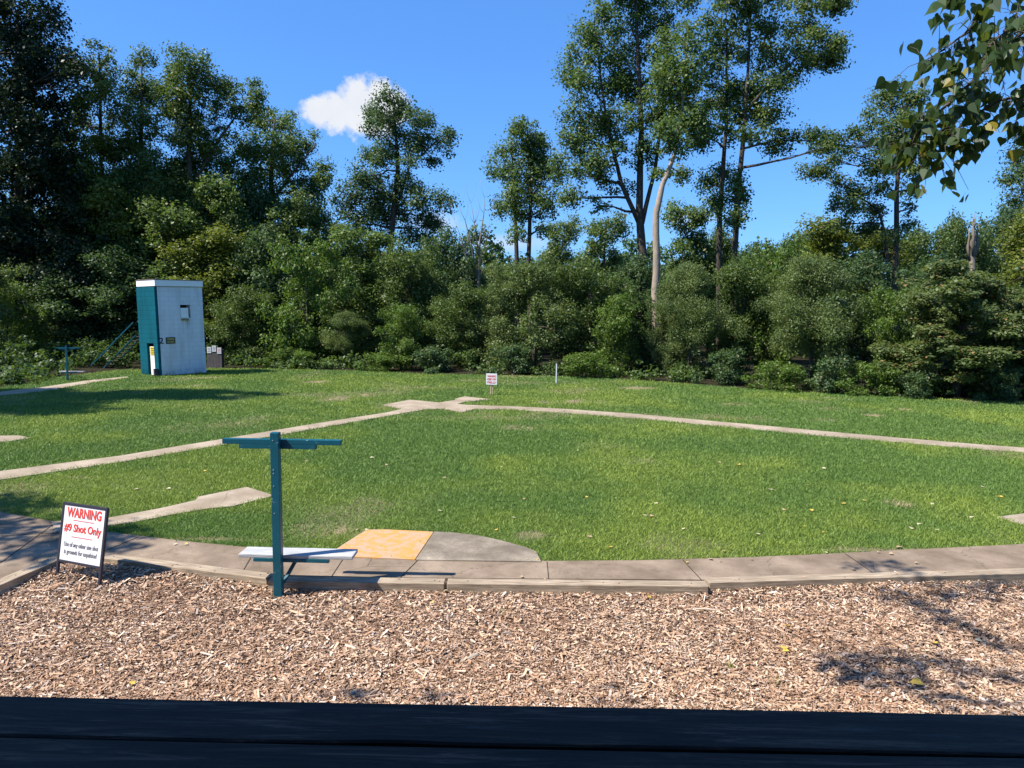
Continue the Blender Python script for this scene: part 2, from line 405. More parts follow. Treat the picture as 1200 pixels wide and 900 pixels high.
# slab joints scored into the walk (thin dirt-filled lines), as part of the walk's surface
jm = MB()
for (a, b_) in [((66, 612), (0, 660)), ((163, 629), (100, 655)), ((300, 643), (283, 672)), ((404, 652), (385, 681)), ((490, 656), (466, 680)), ((641, 658), (643, 680)), ((990, 648.5), (1030, 676)),
               ((800, 656), (826, 684)), ((-40, 630), (120, 622))]:
    A, B = gp(*a, .13), gp(*b_, .13); jm.beam(A, B, .008, .006)
tag(jm.build('walk_joint', M['joint']), kind='structure')
dirt = MB(); wb = [gp(*p, .131) for p in [(1300, 633), (1200, 639), (1000, 649), (880, 654.5), (760, 658.3), (636, 659)]]
# narrow paths and pads
def path(name, pts, z, m='strip'): return slab(name, [gp(x, y, z) for x, y in pts], z, M[m])
PATHS = {
 'diagonal_path': [(-80, 574), (0, 562), (140, 541.5), (250, 523), (380, 500.5), (470, 484.5), (500, 479.5), (520, 479), (541, 483.2), (556, 479.5), (600, 479.8), (660, 483.5), (740, 489.5), (820, 497), (900, 504.5), (980, 512), (1060, 518.5), (1140, 525.5), (1220, 531), (1340, 541),
                   (1340, 533), (1220, 526), (1140, 520), (1060, 513.5), (980, 506.5), (900, 499), (820, 492), (740, 484.5), (660, 479), (600, 476), (545, 474.3), (536, 473), (546, 470.8), (577, 467.8), (545, 464.5), (533, 467), (534, 468.5), (515, 471.6), (480, 468.2), (449, 474.6), (471, 479), (455, 483), (380, 494.5), (250, 516), (140, 534), (0, 552), (-80, 562)],
 'short_path': [(66, 623), (118, 616.5), (150, 613), (200, 603), (245, 595.5), (272, 593), (322, 580.5), (289, 570.5), (232, 582), (229, 586), (190, 595), (125, 607), (60, 611)],
 'left_pad': [(-60, 522), (0, 518.5), (36, 513), (22, 510.3), (-60, 511)],
 'house_path': [(-60, 468), (0, 463.5), (68, 456.5), (70, 455), (110, 448), (150, 442.5), (150, 441), (100, 446), (50, 453.5), (0, 459), (-60, 463)],
 'right_pad': [(1169, 605.5), (1200, 614.5), (1300, 636), (1360, 600), (1200, 601.5)],
}
for k, v in PATHS.items(): path(k, v, .138)
# half-round shooting pads at the walk
YP = [(404, 652), (383, 650.5), (408, 634), (430, 620.6), (452, 620.3), (508, 623), (486, 655.5)]
HP = [(487, 656), (509, 623), (530, 624), (560, 627.5), (590, 634), (618, 642), (628, 646), (634, 658)]
slab('yellow_pad', [gp(x, y, .14) for x, y in YP], .140, M['yellow'])
slab('worn_pad', [gp(x, y, .14) for x, y in HP], .143, M['halfround'])
ALLPATH = [[gp(x, y) for x, y in v] for v in PATHS.values()] + [[gp(x, y) for x, y in YP], [gp(x, y) for x, y in HP], WALK]
# wood-chip bed
tag(slab('chip_bed', chip_poly, 0.03, M['chip_base'], -.05), kind='structure')

# ---------------------------------------------------------------- grass blades (stuff)
def grass():
    N = 900000
    Y = 8.6 * (38 / 8.6) ** rng.random(N); X = (rng.random(N) * 2 - 1) * .80 * Y
    keep = inpoly(X, Y, LAWN)
    jx = X + rng.normal(0, .03, N) + (fbm(X, Y, .3, 61) - .5) * .09; jy = Y + rng.normal(0, .03, N) + (fbm(X, Y, .3, 62) - .5) * .09
    for p in ALLPATH: keep &= ~inpoly(jx, jy, p)
    X, Y = X[keep], Y[keep]; dr = dryness(X, Y); k2 = rng.random(len(X)) > dr * .72; X, Y, dr = X[k2], Y[k2], dr[k2]; n = len(X)
    ls = (Y / 9) ** .85
    tuft = fbm(X, Y, .22, 31)
    h = rng.uniform(.018, .046, n) * (.55 + 1.0 * tuft) * (1 - .4 * dr) * ls ** .35; h *= 1 + 1.1 * (rng.random(n) > .985)
    w = rng.uniform(.004, .008, n) * ls
    a = rng.random(n) * 2 * np.pi; lean = rng.uniform(.2, 1.3, n) * h; la = rng.random(n) * 2 * np.pi
    z = .118
    V = np.empty((n, 3, 3))
    V[:, 0] = np.stack([X - np.cos(a) * w, Y - np.sin(a) * w, np.full(n, z)], 1)
    V[:, 1] = np.stack([X + np.cos(a) * w, Y + np.sin(a) * w, np.full(n, z)], 1)
    V[:, 2] = np.stack([X + np.cos(la) * lean, Y + np.sin(la) * lean, z + h], 1)
    hue = np.clip((fbm(X, Y, 2.4, 77) - .42) * 3.0 + (fbm(X, Y, 9, 78) - .5) * 2.0, 0, 1)
    o = npmesh('grass', V, 3, M['grass'], {'rnd': np.clip(rng.random(n) * .7 + tuft * .35, 0, 1), 'dry': dr, 'hue': hue})
    tag(o, 'short mown green grass blades covering the shooting field', 'grass', kind='stuff')
grass()

# ---------------------------------------------------------------- wood chips (stuff)
def chips_():
    N = 260000
    Y = 4.9 + (9.6 - 4.9) * rng.random(N) ** 1.25; X = (rng.random(N) * 2 - 1) * .78 * Y
    keep = inpoly(X, Y, chip_poly); X, Y = X[keep], Y[keep]; n = len(X)
    big = rng.random(n)
    L = np.where(big > .98, rng.uniform(.06, .14, n), np.where(big > .86, rng.uniform(.03, .06, n), rng.uniform(.006, .028, n)))
    W = L * rng.uniform(.16, .75, n) ** 1.1; W = np.minimum(W, .026); T = rng.uniform(.0015, .004, n)
    yaw = rng.random(n) * 2 * np.pi; pit = rng.normal(0, .26, n); rol = rng.normal(0, .45, n)
    Z = .03 + rng.uniform(.004, .030, n) + .035 * (fbm(X, Y, .35, 3) - .4) + .05 * np.exp(-((Y - 8.35) ** 2) / .12)
    Z = np.maximum(Z, .034)
    cy, sy, cp, sp, cr, sr = np.cos(yaw), np.sin(yaw), np.cos(pit), np.sin(pit), np.cos(rol), np.sin(rol)
    ax = np.stack([cy * cp, sy * cp, sp], 1)
    sd_ = np.stack([-sy * cr, cy * cr, sr], 1); nn = np.cross(ax, sd_); nn /= np.linalg.norm(nn, axis=1)[:, None]
    C = np.stack([X, Y, Z], 1)
    e = lambda l, w_, t: C + ax * (L * l / 2)[:, None] + sd_ * (W * w_ / 2)[:, None] + nn * (T * t)[:, None]
    t1 = rng.uniform(.4, 1, n); t2 = rng.uniform(.4, 1, n)
    P = [e(-1, -t1, 0), e(1, -t2, 0), e(1, t1, 0), e(-1, t2, 0)]
    Q = [p + nn * T[:, None] for p in P]
    faces = [Q[0], Q[1], Q[2], Q[3]], [P[0], P[1], Q[1], Q[0]], [P[1], P[2], Q[2], Q[1]], [P[2], P[3], Q[3], Q[2]], [P[3], P[0], Q[0], Q[3]]
    V = np.concatenate([np.stack(f, 1) for f in faces], 0)
    rn = rng.random(n)
    o = npmesh('wood_chips', V, 4, M['chips'], {'rnd': np.tile(rn, 5)})
    tag(o, 'pinkish brown shredded wood chips covering the bed in front of the walk', 'wood chips', kind='stuff')
chips_()
def spill():
    n0 = 420; Y = 7.9 + 1.5 * rng.random(n0); X = (rng.random(n0) * 2 - 1) * .75 * Y
    band = np.zeros(n0, bool)
    for (a, b_) in TIM:
        A, Bq = gp(*a, .15), gp(*b_, .15); dx, dy = Bq.x - A.x, Bq.y - A.y; L = math.hypot(dx, dy); t = ((X - A.x) * dx + (Y - A.y) * dy) / L; d = np.abs((X - A.x) * -dy + (Y - A.y) * dx) / L
        s_ = ((X - A.x) * -dy + (Y - A.y) * dx) / L
        band |= (t > 0) & (t < L) & (s_ > .01) & (s_ < .16)
    X, Y = X[band], Y[band]; n = len(X); a = rng.random(n) * 6.28; L = rng.uniform(.012, .04, n); W = L * .35; z = .153
    P = []
    for u, v in ((-1, -1), (1, -.6), (1, 1), (-1, .7)): P.append(np.stack([X + np.cos(a) * L * u / 2 - np.sin(a) * W * v / 2, Y + np.sin(a) * L * u / 2 + np.cos(a) * W * v / 2, np.full(n, z + .004)], 1))
    Q = [p - np.array([0, 0, .0035]) for p in P]
    V = np.concatenate([np.stack(f, 1) for f in ([P[0], P[1], P[2], P[3]], [Q[0], Q[1], P[1], P[0]], [Q[1], Q[2], P[2], P[1]], [Q[2], Q[3], P[3], P[2]], [Q[3], Q[0], P[0], P[3]])])
    tag(npmesh('spilled_chips', V, 4, M['chips'], {'rnd': np.tile(rng.random(n), 5)}), 'stray wood chips spilled onto the top of the edging timbers', 'wood chips', kind='stuff')
spill()
# leaf-litter twigs, dry grass tuft in the chips are built further down

# ================================================================== TIMBERS
TL = ['edging timber at the far left running towards the camera, left of the warning sign',
      'pale tan edging timber between the warning sign and the teal post, with a dark knot',
      'grey edging timber behind the teal post, crossed by the shadow of its top rail',
      'long grey edging timber in front of the worn half-round pad, middle of the bed',
      'long edging timber at the right end of the bed, darkened by leaf shadow']
for (a, b_), lab in zip(TIM, TL):
    A, B = gp(*a, ZT), gp(*b_, ZT); d = (B - A).normalized(); n = Vector((-d.y, d.x, 0))
    if n.y < 0: n = -n
    L = (B - A).length; o = empty('edging_timber', ((A + B) / 2 + n * TW / 2) * 1.0, math.atan2(d.y, d.x)); o.location.z = 0
    mb = MB(); mb.box((0, 0, ZT / 2 - .03), (L - .012, TW, ZT + .06)); mo = mb.build('beam', M['timber'], o, bevel=.008)
    for t in (-.42, .1, .44): MB().tube([(L * t, 0, ZT - .01), (L * t, 0, ZT + .003)], [.009, .008], 8).build('spike', M['joint'], o)
    tag(o, lab, 'timber', 'timbers edging the wood chip bed')

# ================================================================== T-SHAPED STAND
def stand(name, base, s=1.0):
    o = empty(name, base)
    b = MB().box((0, 0, .93), (.09, .09, 1.90)); b.build('post', M['teal'], o, bevel=.005)
    th = -.02
    rot = Matrix.Rotation(th, 3, 'Z')
    c = rot @ Vector((.045, .085, 1.765)); MB().box(c, (1.29, .075, .055), rot).build('top_rail', M['teal'], o, bevel=.004)
    c = rot @ Vector((.0, .083, 1.713)); MB().box(c, (.84, .07, .046), rot).build('rail_support', M['teal'], o, bevel=.004)
    rot2 = Matrix.Rotation(-.03, 3, 'Z')
    c = rot2 @ Vector((.165, .20, .475)); MB().box(c, (1.27, .26, .038), rot2).build('seat_board', M['board'], o, bevel=.005)
    c = rot2 @ Vector((.12, .085, .436)); MB().box(c, (.84, .05, .038), rot2).build('board_support', M['teal'], o, bevel=.003)
    MB().beam((.03, .06, .18), (.16, .27, .45), .04, .02).build('brace', M['teal'], o)
    for z in (1.80, 1.48, 1.44, 1.30, 1.0): MB().tube([(-.015, -.045, z), (-.015, -.049, z)], [.006, .006], 6).build('screw', M['board'], o)
    return o
st = stand('gun_stand', gp(327, 704, 0))
tag(st, 'tall teal T-shaped post with top rail and grey seat board at the chip bed', 'stand')
# second stand at the far left by the trees: same kind, smaller
def copy_tree(o):
    c = o.copy(); COL.objects.link(c)
    for ch in o.children:
        k = ch.copy(); COL.objects.link(k); k.parent = c
    return c
st2 = copy_tree(st); st2.location = gp(79.5, 446); st2.scale = (.72, .72, .74); st2.rotation_euler.z = .15
tag(st2, 'small distant teal T-shaped stand on the lawn left of the white tower', 'stand')

# ================================================================== WARNING SIGN
def text_mesh(name, body, size, width, matl, parent, mtx, bold=0.0, depth=.0012, space=1.0, align='CENTER'):
    cu_ = bpy.data.curves.new(name, 'FONT'); cu_.body = body; cu_.size = size; cu_.align_x = align; cu_.align_y = 'CENTER'
    cu_.offset = bold; cu_.extrude = depth; cu_.space_character = space; cu_.resolution_u = 3
    tmp = bpy.data.objects.new('t', cu_); COL.objects.link(tmp); bpy.context.view_layer.update()
    me = bpy.data.meshes.new_from_object(tmp.evaluated_get(bpy.context.evaluated_depsgraph_get())); bpy.data.objects.remove(tmp)
    xs = [v.co.x for v in me.vertices]; w = max(xs) - min(xs); cx = (max(xs) + min(xs)) / 2
    for v in me.vertices: v.co.x = (v.co.x - cx) * (width / w)
    me.materials.clear(); me.materials.append(matl)
    o = bpy.data.objects.new(name, me); COL.objects.link(o); o.parent = parent; o.matrix_local = mtx; return o
M['sign_white'] = mat('sign_white', (.70, .70, .70), .5, lambda b: b.base(b.mix(b.rmap(b.noise(14, 5, .6), .4, .75, 0, .6), (.66, .66, .67), (.50, .51, .53))))
M['sign_red'] = mat('sign_red', (.58, .045, .03), .5)
M['sign_grey'] = mat('sign_grey', (.16, .16, .17), .5)
M['black_metal'] = mat('black_metal', (.022, .018, .028), .5, spec=.5)
Ls, Rs = gp(66, 682, 0), gp(116, 692, 0)
dv = (Rs - Ls); Wd = dv.length; rz = math.atan2(dv.y, dv.x)
sg = empty('warning_sign', Ls, rz); TILT = R(10)
tl = Matrix.Rotation(-TILT, 4, 'X')   # leans back, away from the camera
def sb(parts, name, m, mtx=tl, bev=.003):
    b = MB()
    for c, s in parts: b.box(c, s)
    o = b.build(name, m, sg, bevel=bev); o.matrix_local = mtx; return o
H = .93
print('sign width', Wd)
fr = []
sb([((0, 0, H / 2), (.03, .03, H))], 'leg', M['black_metal']); sb([((Wd, 0, H / 2), (.03, .03, H))], 'leg', M['black_metal'])
for q_ in [((Wd / 2, 0, H - .015), (Wd - .032, .028, .03)), ((Wd / 2, 0, .255), (Wd - .032, .028, .026)), ((Wd / 2, 0, .02), (Wd - .032, .022, .022))]: sb([q_], 'frame_rail', M['black_metal'])
pn = sb([((Wd / 2, -.002, (H - .03 + .268) / 2), (Wd - .034, .012, H - .03 - .27))], 'panel', M['sign_white'], bev=0)
def sm(x, z): return tl @ Matrix.Translation((x, -.0105, z)) @ Matrix.Rotation(math.pi / 2, 4, 'X')
text_mesh('warning_lettering', 'WARNING', .150, Wd * .80, M['sign_red'], sg, sm(Wd / 2, .82), .0040)
text_mesh('shot_lettering', '#9 Shot Only', .122, Wd * .86, M['sign_red'], sg, sm(Wd / 2, .645), .0026)
text_mesh('small_lettering', 'Use of any other size shot', .075, Wd * .80, M['sign_grey'], sg, sm(Wd / 2, .455), .0003)
text_mesh('small_lettering', 'is grounds for expulsion!', .075, Wd * .76, M['sign_grey'], sg, sm(Wd / 2, .37), .0003)
for z_ in (.738, .548): sb([((Wd / 2, -.0105, z_), (Wd * .48, .002, .006))], 'red_rule', M['sign_red'], bev=0)
tag(sg, 'white warning sign in black metal frame with red lettering, leaning in the wood chips', 'sign')

# ================================================================== SMALL FIELD SIGN and WHITE STAKE
b0 = gp(576, 463); s2 = empty('field_sign', b0, R(-12))
M['stake_wood'] = mat('stake_wood', rough=.8, build=b_wood((.34, .25, .15), (.52, .42, .28), (20, 20, 1.5)))
sc2 = b0.y / F
MB().box((-.035, .02, 22 * sc2 / 2), (.045, .035, 25 * sc2)).build('stake', M['stake_wood'], s2)
MB().box((.035, .03, 22 * sc2 / 2 - .02), (.03, .03, 24 * sc2)).build('stake', M['stake_wood'], s2)
MB().box((0, -.012, 19 * sc2), (.40, .012, .40)).build('panel', M['sign_white'], s2, bevel=.002)
for t, z in (('WARNING', .10), ('KEEP OFF', -.01), ('FIELD', -.12)):
    text_mesh('lettering', t, .10, .31, M['sign_red'], s2, Matrix.Translation((0, -.021, 19 * sc2 + z)) @ Matrix.Rotation(math.pi / 2, 4, 'X'), .002)
tag(s2, 'small white square sign with red lines on wooden stakes beside the far path junction', 'sign')
b1 = gp(652, 449); h1 = 23 * b1.y / F
o = MB().tube([(0, 0, -.1), (0, 0, h1)], [.03, .028], 8).build('marker_pole', mat('galvanised', (.55, .58, .62), .4)); o.location = b1
tag(o, 'short pale grey metal pole standing alone in the far lawn', 'pole')

# ================================================================== HIGH HOUSE (TOWER)
HC = gp(187, 441); HR = gp(242, 437); hd = (HR - HC); HWd = hd.length; hz = math.atan2(hd.y, hd.x)
HH = 3.82; HD = 1.32
th = empty('trap_tower', HC, hz)     # local x along the white wall (receding), local y to the left/back
print('tower', HC, HWd)
def masonry(c1, c2, rough_=.7, grime=(.2, .2, .18)):
    def f(b):
        tc = b.node('ShaderNodeTexCoord'); sx = b.node('ShaderNodeSeparateXYZ', {0: tc.outputs['Object']})
        cb = b.node('ShaderNodeCombineXYZ', {0: b.math('ADD', sx.outputs[0], sx.outputs[1]), 1: sx.outputs[2]})
        br = b.node('ShaderNodeTexBrick', {'Vector': cb.outputs[0], 'Scale': 1.0, 'Mortar Size': .012, 'Mortar Smooth': .6, 'Brick Width': .40, 'Row Height': .20, 'Color1': c1, 'Color2': c2, 'Mortar': tuple(x * .9 for x in c1)})
        st_ = b.noise(1.0, 5, .6, b.coord((3, 3, .5))); z = b.rmap(sx.outputs[2], 1.6, 0)
        c = b.mix(b.math('MULTIPLY', b.rmap(st_, .42, .66), .6), br.outputs[0], tuple(x * .68 for x in c1)); c = b.mix(b.math('MULTIPLY', b.rmap(sx.outputs[2], .35, 0), b.rmap(b.noise(5, 5), .35, .65)), c, tuple(x * .5 for x in (c1[0], c1[1] * .95, c1[2] * .85)))
        b.base(c); b.bump(b.math('ADD', b.math('MULTIPLY', br.outputs['Fac'], -1.), b.math('MULTIPLY', b.noise(50, 3), .25)), .5, .012)
    return f
M['white_block'] = mat('white_painted_block', rough=.7, build=masonry((.66, .68, .70), (.69, .71, .73)))
M['teal_block'] = mat('teal_painted_block', rough=.9, spec=.05, build=masonry((.006, .085, .115), (.007, .095, .13)))
M['white_trim'] = mat('white_trim', (.80, .79, .77), .6, lambda b: b.bump(b.noise(20, 4), .15, .01))
M['dark'] = mat('dark_interior', (.012, .012, .013), .9)
T = .12
# white wall with its chute opening (local plane y = 0), built from blocks round the hole
ox0, ox1, oz0, oz1 = HWd * .50, HWd * .735, 2.44, 3.04
b = MB()
b.box((ox0 / 2 + .02, T / 2 + .001, HH / 2), (ox0 - .04, T, HH)); b.box(((ox1 + HWd) / 2, T / 2, HH / 2), (HWd - ox1, T, HH))
b.box(((ox0 + ox1) / 2, T / 2, oz0 / 2), (ox1 - ox0, T, oz0)); b.box(((ox0 + ox1) / 2, T / 2, (oz1 + HH) / 2), (ox1 - ox0, T, HH - oz1))
wo = b.build('wall', M['white_block'], th)
b = MB(); b.box((HWd - T / 2, HD / 2 + T / 2 + .01, HH / 2), (T, HD - T, HH)); b.box((HWd / 2 + .08, HD + T / 2 + .02, HH / 2), (HWd - .16, T, HH)); b.build('wall', M['white_block'], th)['label'] = 'white rear walls'
# teal wall (local x = 0 face) with a doorway
dy0, dy1, dz = HD * .24, HD * .66, 1.40
b = MB(); x = -.004
b.box((T / 2 + x, dy0 / 2 - .002, HH / 2 - .002), (T, dy0, HH)); b.box((T / 2 + x, (dy1 + HD + T + .03) / 2, HH / 2 - .002), (T, HD + T + .03 - dy1, HH)); b.box((T / 2 + x, (dy0 + dy1) / 2, (dz + HH) / 2), (T, dy1 - dy0, HH - dz))
b.build('wall', M['teal_block'], th)['label'] = 'teal painted wall facing the sun'
MB().box((HWd / 2, HD / 2 + .06, HH / 2), (HWd - 2 * T - .3, HD - 2 * T - .3, HH - .2)).build('interior', M['dark'], th)
dr = MB().box((.10, (dy0 + dy1) / 2 - .02, dz / 2 - .07), (.03, dy1 - dy0 - .10, dz - .14)).build('door', M['white_trim'], th)
M['yellow_sign'] = mat('yellow_sign', (.62, .46, .04), .5)
MB().box((.078, (dy0 + dy1) / 2 - .02, 1.06), (.01, .36, .36)).build('door_sign', M['yellow_sign'], dr)
tx = MB()
for k in range(4): tx.box((.071, (dy0 + dy1) / 2 - .02, 1.18 - .08 * k), (.004, .28 - .05 * (k % 2), .028))
tx.build('door_sign_text', M['dark'], dr)
MB().box((.078, dy0 + .10, .78), (.03, .03, .08)).build('handle', M['black_metal'], dr)
MB().box((-.09, .10, .16), (.16, .13, .34)).build('utility_box', M['black_metal'], th, bevel=.01)
# roof cap / fascia
RO = .012
b = MB(); b.box((HWd / 2 + .01, HD / 2 + .03, HH + .15), (HWd + 2 * RO, HD + 2 * RO + .16, .26)); b.build('roof_fascia', M['white_trim'], th, bevel=.01)
MB().box((HWd / 2 + .01, HD / 2 + .03, HH + .295), (HWd + 2 * RO + .03, HD + 2 * RO + .19, .03)).build('roof', mat('roof_edge', (.16, .12, .11), .7), th)
# chute: little box lining with canopy
ch = MB(); cw = ox1 - ox0
ch.box(((ox0 + ox1) / 2, .26, oz0 + .02), (cw - .01, .5, .03)); ch.box((ox0 + .01, .26, (oz0 + oz1) / 2), (.02, .5, oz1 - oz0 - .02)); ch.box((ox1 - .01, .26, (oz0 + oz1) / 2), (.02, .5, oz1 - oz0 - .02))
co_ = ch.build('target_chute', M['white_trim'], th)
MB().box((ox0 + cw * .33, -.05, oz0 + .25), (cw * .60, .10, .44)).build('chute_flap', M['white_trim'], co_, bevel=.004)
MB().box((ox0 + cw * .38, -.045, oz0 - .045), (cw * .62, .09, .05)).build('chute_bracket', mat('rusty', (.22, .16, .08), .8), co_)
# number 2 and black plaque on the white wall
fm = lambda x, z: Matrix.Translation((x, -.012, z)) @ Matrix.Rotation(math.pi / 2, 4, 'X')
th.rotation_euler.y = 0; th.rotation_mode = 'XYZ'
text_mesh('station_number', '2', .36, .20, M['black_metal'], th, fm(HWd * .075, 1.50), .004, .004)
MB().box((HWd * .265, -.014, 1.51), (HWd * .19, .02, .28)).build('plaque', M['black_metal'], th)
M['gold'] = mat('gold_letters', (.50, .46, .12), .5)
for t, z in (('WARNING', 1.57), ('STAY BACK', 1.45)):
    text_mesh('plaque_lettering', t, .12, HWd * .15, M['gold'], th, Matrix.Translation((HWd * .265, -.027, z)) @ Matrix.Rotation(math.pi / 2, 4, 'X'), .003)
sk = MB()
for dx_, w_, h_ in ((.08, .025, .30), (.20, .05, .42), (.30, .02, .22), (.40, .035, .34)): sk.add([(ox0 + cw * (.35 + dx_), -.004, oz0 - .07), (ox0 + cw * (.35 + dx_) + w_, -.004, oz0 - .07), (ox0 + cw * (.35 + dx_) + w_ * .6, -.004, oz0 - .07 - h_), (ox0 + cw * (.35 + dx_) + w_ * .3, -.004, oz0 - .07 - h_ * .9)], [(0, 1, 2, 3)])
sk.build('rust_streaks', mat('rust_stain', (.40, .38, .32), .9), th)
MB().tube([(HWd * .70, -.015, .85), (HWd * .70, -.015, 1.5), (HWd * .66, -.015, 1.52)], [.012] * 3, 6).build('conduit', M['white_trim'], th)
th.matrix_world = Matrix.Translation(HC) @ Matrix.Rotation(-.022, 4, 'Y') @ Matrix.Rotation(hz, 4, 'Z')
tag(th, 'narrow two-storey white block tower with one teal wall, target chute and number 2', 'tower')
# stairs up the tower's rear left
S0 = at(131, 438, 34.6); S1 = at(168, 400, 34.6); stt = empty('staircase', (S0.x, 34.6, .12)); Mst = M['teal']
dS = S1 - S0; dS.y = 0
for k, yy in enumerate((0, .75)):
    MB().beam((-.35 if k == 0 else -.35, yy, 0), (dS.x - .35, yy, dS.z), .04, .13, (0, 1, 0)).build('stringer', Mst, stt)
for k in range(8):
    t = (k + .5) / 8; MB().box((dS.x * t - .35, .375, dS.z * t + .02), (.20, .72, .035)).build('step', M['bark'], stt)
MB().beam((-.95, -.05, .10), (-.95 + 52 * .0405, -.05, .10 + 2.1), .05, .05).build('handrail', Mst, stt)
tag(stt, 'shaded outdoor staircase with open steps behind the left side of the white tower', 'stairs')
# notice box right of the tower
NBp = at(252, 437.5, 35.6); nb = empty('notice_board', (NBp.x, 35.6, .1))
b = MB()
for k in range(5): b.box((-.29 + .145 * k, 0, .5), (.14, .04 + .004 * (k % 2), 1.02))
b.build('back_board', mat('dark_boards', rough=.8, build=b_wood((.07, .06, .06), (.14, .125, .12), (20, 20, 1.5))), nb)
MB().box((.0, .2, .45), (.66, .3, .88)).build('bin_box', mat('dark_box', (.05, .045, .05), .7), nb)
for k, (x, z) in enumerate(((-.24, .88), (.0, .95), (.25, .85))):
    MB().box((x, -.035, z), (.2, .01, .30)).build('paper', M['sign_white'], nb)
    q = MB()
    for j in range(3): q.box((x, -.042, z + .08 - .07 * j), (.13, .003, .02))
    q.build('paper_writing', M['sign_grey'] if k < 2 else M['sign_red'], nb)
tag(nb, 'dark wooden box with three white notices at the right side of the white tower', 'notice board')

# ================================================================== TREES
def leaves_in(blobs_, dens, lsize, seed, sub=(.35, .7), flat=.62, shell=.55, leafk=70, up_bias=.5, gap=0.):
    """blobs_: list of (centre, (rx, ry, rz)). returns leaf quads, rnd, hue and the spray centres"""
    r = np.random.default_rng(seed); C = []; SR = []; HU = []
    for c, rad in blobs_:
        rad = np.array(rad, float); A = (rad[0] * rad[2] + rad[0] * rad[1] + rad[1] * rad[2]) / 3 * 4
        n = max(5, int(A * dens)); d = r.normal(size=(n, 3)); d /= np.linalg.norm(d, axis=1)[:, None]
        rr = shell + (1 - shell) * r.random(n) ** .6
        rr *= 1 + np.clip(r.normal(.02, .22, n), -.35, .5)
        p = np.array(c) + d * rr[:, None] * rad
        C.append(p); SR.append(r.uniform(sub[0], sub[1], n)); HU.append(np.clip(r.normal(.45, .32, n), 0, 1))
    C = np.concatenate(C); SR = np.concatenate(SR); HU = np.concatenate(HU)
    SR = SR * r.choice([.55, .8, 1.0, 1.15], len(SR)); k = np.maximum(6, (leafk * (SR / np.mean(sub)) ** 2 * r.uniform(.75, 1.35, len(SR))).astype(int)); idx = np.repeat(np.arange(len(C)), k); n = len(idx)
    d = r.normal(size=(n, 3)); d /= np.linalg.norm(d, axis=1)[:, None]; q = r.random(n) ** .55 * (1 + .25 * np.abs(r.normal(0, 1, n)))
    off = d * (q * SR[idx])[:, None]; off[:, 2] *= flat
    P = C[idx] + off
    nrm = d * .6 + r.normal(0, .55, (n, 3)); nrm[:, 2] += up_bias; nrm /= np.linalg.norm(nrm, axis=1)[:, None]
    t = r.normal(size=(n, 3)); a = np.cross(nrm, t); a /= np.linalg.norm(a, axis=1)[:, None]; b = np.cross(nrm, a)
    s = lsize * r.uniform(.65, 1.3, n)[:, None]
    V = np.stack([P - a * s * .5, P + b * s * .34 + nrm * s * .10, P + a * s * .55, P - b * s * .34 + nrm * s * .10], 1)
    return V, r.random(n), HU[idx], C

DK, LK = 2.0, 1.9
def wobble(p, q, n, amp, r):
    p, q = Vector(p), Vector(q); out_ = []
    for i in range(n + 1):
        t = i / n; v = p.lerp(q, t); k = math.sin(math.pi * t) * amp
        out_.append(v + Vector((r.uniform(-k, k), r.uniform(-k, k), r.uniform(-k, k) * .4)))
    return out_

def make_tree(name, label, cat, base, trunks, blobs_, leafm, bark='bark', dens=1.6, lsize=.165, seed=1, group=None, sub=(.32, .75), leafk=82, limb_r=.075, twigs=True, flat=.62, up_bias=.5, shell=.5):
    """trunks: list of [(point, radius), ...] from the base up. everything in world coordinates, stored relative to the base"""
    r = random.Random(seed); base = Vector(base); e = empty(name, base); dens *= DK; lsize *= .86; leafk = int(leafk * LK); flat = max(flat, .85) if flat > .5 else flat
    rel = [((Vector(c) - base), rd) for c, rd in blobs_]
    tb = MB(); tips = []
    for tr in trunks:
        pts = [Vector(p) - base for p, _ in tr]; rad = [w for _, w in tr]
        P2 = []; R2 = []
        for i in range(len(pts) - 1):
            for k in range(3):
                t = k / 3; P2.append(pts[i].lerp(pts[i + 1], t) + Vector((r.uniform(-1, 1), r.uniform(-1, 1), 0)) * rad[i] * .22); R2.append(rad[i] * (1 - t) + rad[i + 1] * t)
        P2.append(pts[-1]); R2.append(rad[-1]); tb.tube(P2, R2, 9); tips.append((P2, R2))
    V, rn, hu, C = leaves_in(rel, dens, lsize, seed + 100, sub, flat, shell, leafk, up_bias)
    for c, rd in rel:
        # limb from the nearest lower trunk point
        best = None
        for P2, R2 in tips:
            for i, p in enumerate(P2):
                if p.z > c.z + .2: continue
                d = (p - c).length + (0.6 * max(0, (c.z - p.z) - 3))
                if best is None or d < best[0]: best = (d, p, R2[i])
        if best is None: continue
        _, p, w = best; w0 = min(w * .6, limb_r)
        w_ = wobble(p, c, 5, (c - p).length * .07, r); tb.tube(w_, [w0 * (1 - .75 * i / 5) for i in range(6)], 6)
        if twigs:
            Cn = C[(np.abs((C - np.array(c)) / (np.array(rd) + .01)) < 1.2).all(axis=1)]
            for j in range(min(7, len(Cn))):
                q = Vector(Cn[r.randrange(len(Cn))]); s0 = w_[r.choice((2, 3, 4, 5))]
                tb.tube(wobble(s0, q, 3, .12, r), [w0 * .3, w0 * .22, w0 * .14, w0 * .07], 4, cap=False)
    tb.build('trunk', M[bark], e, smooth=True)
    npmesh('crown', V, 4, leafm, {'rnd': rn, 'hue': hu}, e)
    return tag(e, label, cat, group)

